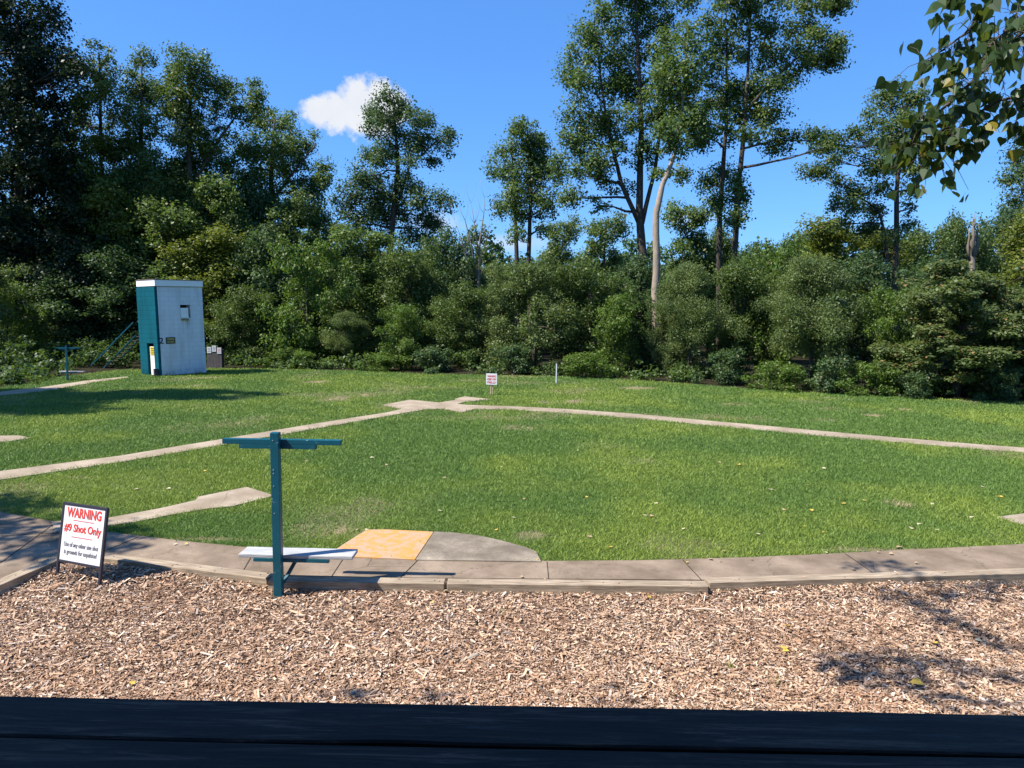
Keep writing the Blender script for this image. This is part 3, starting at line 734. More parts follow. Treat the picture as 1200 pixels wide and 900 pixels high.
def B(lst, Y, dj=.0, rs=random.Random(3)):
    """crown masses: outline positions seen in the photograph set at the tree's own distance, round in depth"""
    out_ = []
    for (px, py, rx, ry) in lst:
        y = Y + rs.uniform(-1, 1) * (1.4 + dj); c = at(px, py, y); m = y / F * 1.17; a, b = rx * m, ry * m
        out_.append((c, (a, max(a * .9, b * .6), b)))
    return out_
def TR(lst, Y, z0=True):
    pts = [(at(px, py, Y), w * .78) for px, py, w in lst]
    if z0: p, w = pts[0]; pts[0] = (Vector((p.x, Y, .05)), w)
    return pts

TG = 'tall trees behind the shooting field'
def tall(label, Y, trunks, blobs_, lm, seed, bark='bark', **k):
    trs = [TR(t, Y, i == 0 or t[0][1] > 400) for i, t in enumerate(trunks)]
    b = trs[0][0][0]
    return make_tree('tall_tree', label, 'tree', (b.x, Y, .05), trs, B(blobs_, Y), L_[lm], bark, seed=seed, group=TG, **k)

tall('huge dark vine-covered tree filling the far left edge, its top out of the picture', 42, [[(20, 440, .45), (25, 300, .36), (22, 150, .26), (20, 20, .12)]],
     [(5, -30, 45, 45), (25, 25, 32, 30), (-25, 60, 50, 50), (15, 75, 42, 40), (52, 62, 24, 20), (76, 76, 18, 15), (90, 98, 9, 13), (30, 110, 35, 35), (-10, 160, 70, 60), (45, 165, 32, 40), (66, 200, 32, 45), (20, 240, 60, 60), (75, 265, 34, 45), (-40, 250, 70, 90), (30, 320, 70, 60), (85, 335, 42, 50), (0, 390, 80, 50), (100, 395, 45, 45)],
     'dark', 1, dens=1.5, lsize=.20, leafk=55, shell=.6)
tall('slim yellow-green tree rising immediately right of the dark vine-covered tree', 45, [[(118, 440, .24), (120, 280, .18), (118, 150, .12), (116, 62, .05)]],
     [(116, 62, 13, 14), (108, 88, 17, 18), (127, 92, 10, 14), (114, 120, 22, 20), (103, 150, 20, 22), (125, 160, 18, 22), (112, 190, 26, 24), (100, 225, 26, 26), (130, 235, 22, 26), (112, 275, 32, 30)], 'yellow', 2)
tall('second slim tree from the left with a straight dark stem and forked top', 46, [[(166, 440, .26), (166, 300, .2), (165, 160, .14), (166, 75, .05)]],
     [(156, 76, 9, 14), (172, 78, 10, 16), (160, 108, 17, 18), (176, 118, 11, 16), (158, 145, 20, 20), (172, 175, 16, 20), (150, 190, 20, 26), (160, 225, 26, 26), (142, 260, 25, 26), (178, 262, 25, 26)], 'oak', 3)
tall('broad tall oak between the slim trees and the cloud, highest crown above the white tower', 44, [[(228, 440, .36), (228, 300, .28), (222, 190, .2), (222, 80, .06)], [(228, 215, .14), (255, 165, .10), (285, 125, .05)]],
     [(213, 72, 15, 14), (230, 82, 16, 15), (196, 84, 8, 12), (205, 104, 15, 15), (240, 100, 14, 14), (222, 120, 24, 16), (262, 108, 14, 12), (292, 108, 11, 11), (300, 118, 8, 9), (274, 130, 20, 13), (245, 145, 22, 17), (205, 145, 24, 20), (222, 178, 30, 20), (258, 175, 22, 17), (195, 200, 24, 22), (240, 215, 30, 24), (205, 245, 34, 28), (250, 260, 30, 26)], 'oak', 4)
tall('spreading tree left of the cloud, its right side stepping down', 47, [[(318, 440, .34), (315, 300, .26), (318, 200, .18), (322, 140, .07)], [(316, 240, .13), (345, 200, .09), (370, 170, .04)]],
     [(318, 140, 15, 11), (335, 150, 14, 11), (300, 148, 12, 12), (345, 168, 14, 11), (366, 164, 9, 7), (312, 172, 24, 16), (340, 190, 20, 13), (372, 196, 12, 9), (378, 206, 6, 8), (290, 195, 22, 20), (325, 215, 28, 18), (360, 222, 20, 13), (285, 235, 26, 22), (320, 250, 32, 22), (362, 256, 22, 18)], 'poplar', 5)
tall('lone tall tree standing in front of the white cloud', 45, [[(455, 440, .34), (456, 300, .27), (466, 200, .18), (462, 120, .05)], [(462, 250, .12), (480, 195, .08), (512, 165, .04)]],
     [(447, 116, 9, 10), (478, 119, 10, 10), (462, 128, 9, 10), (438, 132, 7, 7), (437, 152, 9, 8), (458, 148, 17, 13), (486, 140, 13, 12), (506, 144, 9, 8), (523, 157, 8, 7), (500, 165, 14, 10), (517, 172, 9, 8), (470, 172, 18, 13), (446, 178, 12, 12), (448, 200, 18, 13), (480, 198, 15, 10), (508, 190, 6, 5), (418, 208, 14, 12), (398, 228, 11, 13), (430, 232, 20, 17), (465, 225, 22, 16), (498, 232, 17, 13), (522, 238, 11, 10), (510, 255, 12, 12), (410, 258, 20, 18), (450, 262, 26, 20), (490, 268, 20, 20)],
     'blue', 6, shell=.4)
tall('mid-height tree with two dark stems right of the bare dead tree', 44, [[(606, 440, .2), (606, 300, .17), (604, 240, .12), (600, 180, .05)], [(620, 440, .2), (620, 300, .17), (622, 230, .13), (618, 150, .04)]],
     [(607, 150, 8, 8), (618, 158, 12, 11), (636, 162, 10, 11), (592, 176, 9, 8), (610, 178, 14, 12), (640, 186, 13, 14), (622, 198, 18, 14), (580, 196, 8, 9), (596, 206, 13, 13), (648, 208, 10, 14), (628, 225, 17, 15), (600, 235, 15, 12), (645, 238, 11, 12), (583, 243, 6, 6), (612, 258, 14, 11), (636, 262, 9, 10), (607, 280, 8, 8)], 'poplar', 7, shell=.35, dens=1.9)
tall('very tall many-stemmed tree right of centre, its crown leaving the top of the picture', 40, [[(753, 440, .38), (753, 310, .33), (750, 250, .26), (752, 150, .18), (745, 0, .1)], [(751, 265, .18), (728, 215, .15), (712, 150, .1), (700, 60, .05)], [(752, 262, .17), (768, 200, .13), (778, 110, .08), (785, 20, .04)]],
     [(720, -25, 22, 26), (752, -20, 26, 30), (708, 14, 14, 12), (738, 18, 20, 22), (776, 10, 17, 24), (800, -8, 10, 18), (700, 42, 20, 14), (672, 62, 12, 9), (666, 82, 8, 9), (690, 70, 15, 11), (720, 62, 18, 17), (752, 60, 18, 20), (782, 54, 17, 20), (683, 100, 15, 12), (712, 100, 19, 16), (742, 106, 20, 17), (776, 96, 20, 18), (675, 128, 14, 12), (700, 140, 20, 14), (735, 146, 22, 17), (772, 140, 20, 18), (800, 130, 13, 15), (664, 160, 12, 11), (685, 175, 18, 13), (718, 182, 20, 14), (750, 184, 16, 14), (655, 195, 11, 14), (680, 205, 13, 11), (708, 213, 14, 9), (736, 222, 11, 9), (668, 232, 9, 9), (700, 240, 9, 7)],
     'poplar', 8, shell=.3, dens=1.75)
tall('tall leaning tree with a smooth pale bare trunk at the right of the many-stemmed tree', 36.5, [[(769, 446, .29), (768, 380, .26), (769, 320, .24), (769, 250, .21), (777, 216, .17), (789, 186, .13), (798, 150, .09), (802, 90, .05), (806, 40, .03)]],
     [(806, 30, 12, 16), (800, 60, 13, 15), (816, 78, 10, 12), (788, 88, 12, 14), (786, 118, 13, 14), (780, 150, 13, 12), (790, 168, 10, 10), (806, 96, 11, 14), (812, 118, 12, 13), (803, 146, 13, 11), (820, 165, 9, 8), (797, 172, 10, 8), (818, 140, 8, 9), (776, 205, 8, 6), (799, 205, 6, 6)], 'poplar', 9, bark='pale_bark', dens=1.9, limb_r=.05)
tall('tall tree with the left of two slender bare trunks, dark stem', 39, [[(842, 440, .2), (842, 300, .18), (845, 220, .16), (851, 150, .12), (852, 40, .06)]],
     [(842, -15, 13, 20), (836, 22, 13, 16), (826, 60, 10, 14), (848, 50, 14, 17), (838, 92, 14, 15), (830, 118, 12, 12), (852, 122, 15, 14), (838, 148, 16, 10), (828, 160, 8, 8), (856, 158, 11, 9), (833, 216, 9, 8), (846, 204, 7, 6), (838, 238, 5, 6)], 'poplar', 10, dens=1.8, shell=.35)
tall('tall tree with the right of two slender bare trunks and long boughs reaching right', 38, [[(860, 440, .23), (861, 300, .2), (865, 220, .17), (872, 150, .14), (878, 60, .08), (880, -10, .05)], [(873, 130, .1), (915, 85, .07), (955, 50, .03)], [(868, 175, .08), (905, 165, .06), (950, 165, .03)]],
     [(868, -10, 15, 22), (892, -8, 17, 18), (925, 2, 14, 12), (950, 5, 13, 9), (974, 8, 10, 8), (984, 3, 5, 5), (876, 28, 20, 18), (908, 30, 17, 13), (938, 36, 15, 10), (962, 42, 12, 8), (978, 50, 10, 9), (972, 70, 7, 6), (870, 66, 20, 17), (902, 66, 18, 13), (930, 66, 15, 9), (952, 68, 12, 7), (872, 102, 20, 15), (902, 98, 15, 11), (928, 88, 12, 7), (884, 130, 20, 11), (862, 138, 12, 11), (905, 140, 15, 9), (880, 160, 18, 8), (928, 156, 15, 8), (952, 162, 13, 8), (965, 176, 8, 7), (910, 172, 10, 6), (868, 214, 9, 7), (872, 232, 6, 6), (862, 255, 4, 7)],
     'oak', 11, dens=1.75, shell=.3)
tall('tree with a broken pale stem seen below the overhanging leafy branch', 43, [[(1048, 440, .26), (1050, 300, .2), (1051, 225, .17), (1058, 150, .08)], [(1042, 330, .14), (1036, 270, .11), (1029, 246, .08)]],
     [(1048, 106, 13, 8), (1068, 110, 12, 9), (1036, 120, 9, 9), (1060, 128, 15, 10), (1022, 142, 13, 9), (1044, 150, 15, 9), (1074, 146, 12, 12), (1012, 160, 9, 7), (990, 160, 14, 9), (968, 170, 10, 7), (1030, 168, 14, 9), (1062, 172, 15, 10), (1000, 180, 14, 8), (975, 188, 8, 5), (950, 200, 12, 7), (966, 204, 9, 6), (1020, 195, 18, 10), (1050, 195, 14, 10), (1072, 198, 8, 10), (985, 214, 10, 9), (1008, 222, 13, 9), (1040, 220, 10, 8), (1070, 222, 8, 8), (978, 238, 8, 10), (1002, 244, 10, 8), (1030, 244, 9, 7), (1062, 245, 9, 9), (985, 262, 10, 8), (1015, 268, 12, 9), (1052, 268, 14, 10)], 'oak', 12, shell=.35, dens=1.9)
tall('dark tree cut by the right edge of the picture above the distant woods', 46, [[(1210, 440, .28), (1210, 300, .2), (1205, 170, .1)]],
     [(1205, 170, 13, 10), (1192, 188, 10, 8), (1212, 200, 16, 14), (1190, 210, 12, 10), (1200, 230, 16, 12), (1225, 180, 16, 14)], 'blue', 13, shell=.4)
# off-frame trees to the left that shade the lawn and the walk
make_tree('tall_tree', 'tall tree left of the picture whose crown shades the lawn', 'tree', (-28, 18.2, .05), [[(Vector((-28, 18.2, 0)), .4), (Vector((-28, 18.3, 9)), .3), (Vector((-27.6, 18.3, 17)), .1)]],
          [(Vector((-30 + dx, 18.4 + dy, z)), (rx, ry, rz_)) for dx, dy, z, rx, ry, rz_ in [(6, 2.2, 17, 2.6, .7, .7), (7.5, 1.2, 16, 2.2, .5, .5), (4, 1.5, 15, 3, .9, .9), (5, -2.2, 15, 2.6, .35, .4), (2, 0, 15, 3, 1.4, 1.3), (3, -1.5, 16, 3.2, 1.0, 1.0), (0, -2.4, 14, 3, .9, .8), (-3, -2, 16, 2.5, 1, 1), (0, 0, 16, 2.5, 1.6, 1.8), (2.2, .3, 14, 2.4, 1.5, 1.3), (-2.5, 0, 13, 2.6, 1.6, 1.6), (0, -1.0, 12, 3, 1.2, 1.5), (3.2, .6, 12.6, 2, .9, .9), (0, 1.0, 18, 1.8, 1.4, 1.3), (3.8, -.8, 15.5, 1.6, .5, .5), (1, -1.2, 9.6, 2.6, .8, .8)]], L_['oak'], seed=21, dens=3.3, lsize=.26, shell=.2)
make_tree('tall_tree', 'smaller tree left of the picture that shades the concrete walk', 'tree', (-15.5, 6.2, 0), [[(Vector((-15.5, 6.2, 0)), .2), (Vector((-15.3, 6.3, 5)), .14), (Vector((-15.2, 6.4, 9)), .05)]],
          [(Vector((-16.1 + dx, 6.9 + dy, z)), (rx, ry, rz_)) for dx, dy, z, rx, ry, rz_ in [(0, -.3, 9, 1.4, 1.2, .9), (1.6, .0, 8.6, 1.2, 1.0, .7), (-.4, -1.0, 7.4, 1.6, .8, .7), (1.3, 1.5, 8.6, 1.2, .5, .5), (2.4, -1.2, 8.2, .9, .6, .5), (3.6, -.4, 9.6, .6, .4, .4)]], L_['oak'], seed=22, dens=3.2, lsize=.22, shell=.2)

# ---- dead trees
def snag(label, Y, stems, bark, name='dead_tree'):
    b = MB(); p0 = at(stems[0][0][0], stems[0][0][1], Y)
    for s in stems: b.tube([at(x, y, Y + dy) - p0 for x, y, w, dy in s], [w * .85 for x, y, w, dy in s], 7)
    o = empty(name, p0); b.build('trunk', M[bark], o, smooth=True); return tag(o, label, 'dead tree')
rr = random.Random(8); ds = [[(560, 440, .14, 0), (561, 330, .10, 0), (562, 285, .06, .1), (567, 250, .03, .2), (568, 232, .012, .3)],
      [(560, 330, .07, 0), (552, 285, .045, -.1), (545, 258, .02, -.3), (538, 244, .01, -.4)], [(561, 300, .05, 0), (556, 262, .03, .2), (552, 238, .01, .3)],
      [(548, 330, .06, 0), (545, 295, .035, .2), (537, 270, .015, .3), (533, 258, .008, .4)], [(562, 310, .04, 0), (570, 280, .02, .1), (574, 258, .01, .2)]]
for s in list(ds):
    for k in range(7):
        i = rr.randrange(1, len(s)); x, y, w, dy = s[i]; sx = rr.choice((-1, 1)) * rr.uniform(3, 8)
        ds.append([(x, y, w * .5, dy), (x + sx * .5, y - rr.uniform(5, 10), w * .3, dy), (x + sx, y - rr.uniform(14, 26), .006, dy)])
snag('bare dead tree with thin pale twigs in the sky gap left of centre', 41, ds, 'snag_bark')
snag('jagged broken pale trunk poking above the woods at the right', 40, [[(1140, 440, .24, 0), (1140, 330, .22, 0), (1139, 300, .18, 0), (1141, 291, .14, 0), (1138, 285, .14, .05), (1142, 278, .10, 0), (1140, 270, .09, 0), (1143, 262, .05, 0), (1142, 250, .012, 0)], [(1137, 305, .12, 0), (1134, 290, .09, .05), (1136, 277, .05, .05), (1135, 268, .01, .05)], [(1142, 300, .12, 0), (1146, 284, .08, .05), (1145, 272, .05, .05), (1147, 262, .01, .05)], [(1140, 300, .1, -.1), (1141, 276, .08, -.14), (1140, 256, .015, -.1)]], 'snag_bark')

# ---- shared kinds for the wood's edge: each kind is built once, copies are placed and sized
KIND = {}
def kind(key, blobs_, lm, trunks, seed, **k):
    e = make_tree('broadleaf_tree' if k.pop('tree', True) else 'shrub', 'x', 'tree', (0, 0, 0), trunks, blobs_, L_[lm], seed=seed, **k)
    mx = max(c[2] + r_[2] for c, r_ in blobs_); wd = max(abs(c[0]) + r_[0] for c, r_ in blobs_)
    KIND[key] = [e, mx + .25, wd + .2, False]
def rb(seed, n, W, H, lo=.05, rr_=(.5, 1.0), top=1.0, pw=1.0):
    r = random.Random(seed); out_ = []
    for i in range(n):
        z = H * (lo + (1 - lo) * ((i + .5) / n) ** pw); prof = math.sin(math.pi * min(1, (z / H) * .72 + .24)) ** .55
        a = r.random() * 6.28; q = r.uniform(.15, .8) * W * prof; rad = r.uniform(*rr_)
        out_.append((Vector((math.cos(a) * q, math.sin(a) * q, min(z, H - rad * .7))), (rad, rad, rad * r.uniform(.6, .85))))
    return out_
T0 = lambda h, w=.1: [[(Vector((0, 0, 0)), w), (Vector((.08, .05, h * .4)), w * .8), (Vector((-.05, 0, h * .8)), w * .35)]]
kind('round', rb(31, 20, 2.6, 6.0, .10, (.7, 1.15)), 'oak', T0(6), 31, dens=1.9, lsize=.15, sub=(.28, .6), leafk=60)
kind('bushy', rb(32, 18, 2.4, 4.8, .08, (.6, 1.0)), 'fresh', T0(5, .07), 32, dens=2.3, lsize=.14, sub=(.25, .5), leafk=52)
kind('olive', rb(33, 22, 2.6, 6.0, .06, (.65, 1.1)), 'olive', T0(6), 33, dens=2.1, lsize=.13, sub=(.25, .55), leafk=66)
kind('column', rb(34, 22, 1.7, 8.0, .10, (.6, .95)), 'yellow', T0(8, .13), 34, dens=1.9, lsize=.16, sub=(.3, .6), leafk=56)
kind('darkbush', rb(35, 20, 2.6, 6.5, .04, (.7, 1.2)), 'blue', T0(6), 35, dens=1.7, lsize=.16, sub=(.3, .65), leafk=55)
kind('poplarish', rb(36, 22, 2.2, 8.5, .12, (.65, 1.05)), 'poplar', T0(8, .14), 36, dens=1.8, lsize=.17, sub=(.3, .6), leafk=56)
kind('feathery', rb(37, 26, 2.6, 5.6, .35, (.55, .95)), 'olive', T0(5.5, .08), 37, dens=2.6, lsize=.085, sub=(.22, .5), leafk=120, up_bias=.2)
kind('layered', [(Vector((math.cos(a) * q, math.sin(a) * q, z)), (w * .9, w * .9, .42)) for (a, q, z, w) in [(i * 2.4 + .5 * math.sin(i * 5), .35 + (1.3 + .5 * math.sin(i * 3.1) if i % 3 else .0), 1.0 + i * .145 + .12 * math.sin(i * 7.7), 1.2 - .014 * i) for i in range(30)]], 'rusty', T0(5, .17), 38, dens=3.0, lsize=.15, sub=(.25, .5), leafk=75, limb_r=.03, flat=.5, up_bias=1.2, shell=.1)
kind('low', rb(39, 12, 1.5, 1.9, .1, (.4, .7)), 'fresh', T0(1.6, .03), 39, dens=4.0, lsize=.12, sub=(.16, .34), leafk=40, tree=False)
kind('lowdark', rb(40, 12, 1.6, 1.7, .1, (.4, .7)), 'blue', T0(1.4, .03), 40, dens=4.0, lsize=.13, sub=(.16, .34), leafk=36, tree=False)
LOOK = {'round': 'mid-green leafy', 'bushy': 'fresh green bushy', 'olive': 'olive-green rounded', 'column': 'yellow-green upright', 'darkbush': 'dark blue-green', 'poplarish': 'tall loose green', 'feathery': 'fine-leaved feathery', 'layered': 'layered rusty-tinged', 'low': 'low bright green', 'lowdark': 'low dark green'}
def copy_kind(key):
    K = KIND[key]
    if not K[3]: K[3] = True; return K[0], True
    return copy_tree(K[0]), False
def place(key, px, Y, top, wpx, label, group, rot=None, cat='tree'):
    e, first = copy_kind(key); K = KIND[key]; p = at(px, 440, Y); zt = at(px, top, Y).z
    if rot is None: rot = rr.random() * 6.28
    hs_ = (zt - .1) / K[1]; ws = (wpx * 1.18 * Y / F / 2) / K[2]
    e.location = (p.x, Y, .08); e.rotation_euler = (0, 0, rot); e.scale = (ws, ws, hs_)
    e['label'] = label; e['category'] = cat; e['group'] = group
    return e
FR = 'trees and bushes along the edge of the wood'
front = [
 ('olive', -30, 34, 290, 110, 'sunlit olive bush cut by the left edge below the dark vine-covered tree'),
 ('bushy', 12, 37, 322, 95, 'sunlit bushy tree at the far left behind the small distant stand'),
 ('darkbush', 85, 40, 320, 110, 'dark shaded tree directly behind the small distant teal stand'),
 ('darkbush', 140, 41, 290, 110, 'dark shaded tree just left of the white tower, behind the stairs'),
 ('column', 140, 43, 205, 80, 'yellow-green upright tree above the left corner of the tower roof'),
 ('darkbush', 112, 44, 185, 80, 'tall dark green tree filling the gap under the slim yellow-green tree'),
 ('poplarish', 172, 44.5, 176, 80, 'tall loose green tree filling the gap under the second slim tree'),
 ('round', 214, 45, 188, 85, 'leafy tree standing under the broad tall oak'),
 ('poplarish', 262, 44, 196, 90, 'loose green tree right below the bough of the broad tall oak'),
 ('darkbush', 300, 45, 205, 85, 'dark tree under the left side of the spreading tree'),
 ('poplarish', 345, 44.5, 222, 85, 'loose green tree under the stepped right side of the spreading tree'),
 ('poplarish', 200, 42, 235, 110, 'tall loose green tree directly behind the white tower'),
 ('column', 250, 41, 262, 95, 'sunlit upright tree at the right shoulder of the white tower'),
 ('round', 288, 38.5, 335, 80, 'leafy tree just right of the dark notice box'),
 ('darkbush', 318, 42, 265, 100, 'dark tree standing back between the tower and the sunlit round tree'),
 ('bushy', 362, 38, 272, 100, 'large sunlit bushy tree halfway between the tower and the cloud tree'),
 ('low', 335, 36.2, 405, 60, 'low bright shrub at the lawn edge under the sunlit bushy tree'),
 ('feathery', 405, 37, 362, 78, 'small fine-leaved feathery tree at the lawn edge below the cloud tree'),
 ('poplarish', 425, 42, 262, 100, 'loose green tree hiding the foot of the cloud tree, left side'),
 ('round', 478, 40, 285, 90, 'leafy tree hiding the foot of the cloud tree, right side'),
 ('bushy', 470, 36, 352, 72, 'short fresh green tree on the lawn edge under the cloud tree'),
 ('low', 440, 35, 410, 50, 'low bright shrub left of the short fresh green tree'),
 ('darkbush', 525, 42, 268, 90, 'dark tree immediately left of the bare dead tree'),
 ('round', 540, 38, 330, 80, 'leafy tree under the bare dead tree'),
 ('lowdark', 512, 34.5, 402, 60, 'low dark shrub on the lawn edge left of the small field sign'),
 ('olive', 588, 37, 318, 80, 'small olive-green tree behind the small field sign'),
 ('lowdark', 600, 34, 398, 60, 'low dark shrub right behind the small field sign'),
 ('olive', 625, 36, 293, 105, 'broad olive-green tree below the two-stemmed tree'),
 ('round', 690, 36, 297, 100, 'leafy tree above the pale grey pole, left of the pale bare trunk'),
 ('bushy', 720, 34.5, 340, 78, 'fresh green tree low against the left side of the pale bare trunk'),
 ('low', 690, 32.8, 408, 55, 'low bright shrub just right of the pale grey pole'),
 ('darkbush', 745, 39, 300, 80, 'dark tree behind the pale bare trunk'),
 ('olive', 776, 34.6, 338, 46, 'small olive-green tree growing against the foot of the pale bare trunk'),
 ('feathery', 806, 33, 302, 110, 'fine-leaved tree on a slim stem just right of the pale bare trunk'),
 ('darkbush', 790, 37, 320, 80, 'dark tree behind the slim-stemmed fine-leaved tree'),
 ('round', 868, 33.5, 300, 85, 'leafy tree at the foot of the two slender bare trunks'),
 ('lowdark', 842, 30.5, 402, 62, 'low dark shrub at the lawn edge under the two slender trunks'),
 ('bushy', 905, 34, 272, 95, 'fresh green tree between the twin trunks and the big feathery tree'),
 ('feathery', 948, 30.5, 292, 140, 'large feathery tree draped with vines, middle of the right half'),
 ('low', 905, 28.5, 418, 62, 'low bright shrub at the foot of the large feathery tree'),
 ('lowdark', 965, 28, 410, 70, 'low dark vines beneath the large feathery tree'),
 ('darkbush', 1010, 33, 295, 100, 'dark tree between the feathery tree and the layered tree'),
 ('bushy', 1040, 29.5, 330, 80, 'fresh green tree left of the layered tree'),
 ('low', 1015, 27, 420, 60, 'low bright shrub left of the layered tree at the lawn edge'),
 ('layered', 1122, 27, 300, 165, 'layered tree with a bare lower trunk and rusty-tinged tiers near the right edge'),
 ('darkbush', 1090, 31, 300, 110, 'dark tree behind the left tiers of the layered tree'),
 ('layered', 1215, 27.5, 330, 130, 'layered tree cut by the right edge of the picture'),
 ('column', 1196, 33, 238, 95, 'bright yellow-green upright tree at the right edge'),
 ('round', 1170, 31.5, 335, 90, 'leafy tree behind the right tiers of the layered tree'),
 ('lowdark', 1172, 25.6, 428, 50, 'low dark shrub at the lawn edge near the right side'),
 ('lowdark', 1065, 26.4, 430, 60, 'low dark shrub just left of the layered tree trunk'),
 ('darkbush', 1290, 29, 300, 130, 'dark tree just beyond the right edge of the picture'),
]
for i, (key, px, Y, top, w, lab) in enumerate(front): place(key, px, Y, top, w, lab, FR)
BR = 'tree tops of the wood behind'
back = [('poplarish', -60, 50, 170, 150), ('darkbush', 30, 52, 230, 150), ('poplarish', 95, 50, 215, 110), ('round', 150, 50, 210, 120), ('poplarish', 205, 52, 205, 110), ('column', 262, 50, 215, 100),
 ('darkbush', 300, 52, 235, 110), ('poplarish', 350, 54, 262, 100), ('darkbush', 392, 50, 275, 80), ('round', 440, 52, 285, 90), ('darkbush', 505, 50, 282, 80), ('olive', 545, 52, 300, 80),
 ('round', 590, 54, 304, 90), ('darkbush', 640, 52, 296, 70), ('poplarish', 655, 50, 250, 60), ('poplarish', 705, 48, 246, 70), ('darkbush', 745, 52, 300, 80), ('poplarish', 800, 50, 232, 75), ('round', 828, 52, 262, 70),
 ('darkbush', 880, 54, 285, 70), ('round', 918, 52, 272, 80), ('column', 955, 48, 250, 90), ('poplarish', 985, 52, 265, 90), ('column', 1022, 47, 262, 80), ('round', 1075, 52, 262, 90), ('round', 1118, 56, 248, 80),
 ('darkbush', 1165, 58, 245, 80), ('round', 1200, 60, 222, 90), ('poplarish', 1255, 54, 240, 110)]
ORD = ['first', 'second', 'third', 'fourth', 'fifth', 'sixth', 'seventh', 'eighth', 'ninth', 'tenth', 'eleventh', 'twelfth', 'thirteenth', 'fourteenth', 'fifteenth', 'sixteenth', 'seventeenth', 'eighteenth', 'nineteenth', 'twentieth']
for i, (key, px, Y, top, w) in enumerate(back):
    n = i + 1; lab = f"{LOOK[key]} tree in the rear row of the wood, {ORD[i] if i < 15 else ORD[len(back) - 1 - i]} from the {'left' if i < 15 else 'right'}"
    place(key, px, Y, top, w, lab, BR)
# deep wood behind, one mass
farw = []
for (px, Y, top, w) in [(x, 66 + 6 * (i % 3), 300 - 14 * (i % 2), 120) for i, x in enumerate(range(-300, 1560, 95))]:
    c = at(px, top + 45, Y); m = Y / F; farw.append((c, (w * m * .6, 3.0, 50 * m))); c2 = at(px + 30, top + 120, Y - 3); farw.append((c2, (w * m * .6, 3.0, 55 * m))); farw.append((Vector((c.x, Y - 6, 3.0)), (w * m * .75, 3.0, 3.4)))
V, rn, hu, C = leaves_in([(np.array(c), r_) for c, r_ in farw], .75, .45, 900, (.7, 1.3), .8, .3, 95, .3)
o = npmesh('distant_wood', V, 4, L_['blue'], {'rnd': rn, 'hue': hu}); tag(o, 'dark mass of distant woodland showing between the nearer trees', 'woodland', kind='stuff')

# undergrowth closing the foot of the wood
ug = []; r5 = random.Random(77)
for i in range(len(far) - 1):
    a, b_ = far[i], far[i + 1]; L = (b_ - a).length
    for k in range(max(2, int(L * (4.5 if i < 6 else 2.8)))):
        p = a.lerp(b_, r5.random()); q = r5.random() ** 1.3 * 7 + .5; d = Vector((p.x, p.y, 0)).normalized(); p = p + d * q
        if -19.3 < p.x < -13.7 and 32 < p.y < 36.6: continue
        h_ = r5.uniform(.25, .55) + .16 * q; ug.append(((p.x, p.y, .1 + h_ * .45), (r5.uniform(.6, 1.3), r5.uniform(.5, 1.), h_ * .6)))
V, rn, hu, C = leaves_in([(np.array(c), r_) for c, r_ in ug], 2.6, .15, 901, (.2, .42), .8, .2, 34, .5)
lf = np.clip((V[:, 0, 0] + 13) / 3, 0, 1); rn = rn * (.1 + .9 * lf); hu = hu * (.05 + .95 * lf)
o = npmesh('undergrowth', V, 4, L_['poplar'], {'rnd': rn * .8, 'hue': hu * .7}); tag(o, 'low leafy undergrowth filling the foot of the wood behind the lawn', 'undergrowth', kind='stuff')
print('undergrowth', len(V))

# ================================================================== OVERHANGING TREE (large heart-shaped leaves)
def heart_leaves(centres, dirs, size, seed):
    r = np.random.default_rng(seed); n = len(centres)
    # outline: heart base at stalk, pointed tip; two halves folded along the midrib
    o1 = [(0, 0), (-.16, -.07), (-.34, -.06), (-.47, .06), (-.50, .20), (-.44, .38), (-.30, .56), (-.15, .74), (-.05, .90), (0, 1.06)]
    faces = []
    P = np.array(centres); T_ = np.array(dirs); T_ /= np.linalg.norm(T_, axis=1)[:, None]
    t = r.normal(size=(n, 3)); nrm = np.cross(T_, t); nrm /= np.linalg.norm(nrm, axis=1)[:, None]; S = np.cross(T_, nrm)
    s = size * r.uniform(.7, 1.2, n)[:, None]; fold = r.uniform(.05, .28, n)[:, None]; curl = r.uniform(-.05, .2, n)[:, None]
    def pt(u, v, sg): return P + s * (S * u * sg + T_ * v + nrm * (fold * abs(u) - curl * v * v))
    for sg in (1, -1):
        faces.append(np.stack([pt(0, 0, sg)] + [pt(-u, v, sg) for u, v in o1[1:]], 1))
    # stalk is part of the twig mesh
    return np.concatenate(faces), np.tile(r.random(n), 2)
trk = Vector((6.6, 1.2, 0)); ot = empty('overhanging_tree', trk)
twig = MB(); rn_ = random.Random(4); LC = []; LD = []; HU = []
def branch(pts, r0, leaves, spread, minz=None):
    pts = [Vector(p) for p in pts]; n = len(pts)
    twig.tube([p - trk for p in pts], [max(.0035, r0 * (1 - .85 * i / (n - 1))) for i in range(n)], 6)
    for k in range(leaves):
        t = rn_.random() ** .8 * (n - 1); i = min(int(t), n - 2); p = pts[i].lerp(pts[i + 1], t - i)
        q = p + Vector((rn_.gauss(0, spread), rn_.gauss(0, spread), rn_.gauss(-.03, spread)))
        m = p.lerp(q, .5) + Vector((0, 0, .03)); twig.tube([p - trk, m - trk, q - trk], [.003, .002, .0013], 4, cap=False)
        for j in range(rn_.choice((1, 2, 2))):
            LC.append(q - trk + Vector((rn_.gauss(0, .02), rn_.gauss(0, .02), rn_.gauss(0, .02)))); LD.append(Vector((rn_.gauss(-.15, .5), rn_.gauss(0, .45), -1 + rn_.gauss(0, .35)))); HU.append(min(1, max(0, rn_.gauss(.5, .25))))
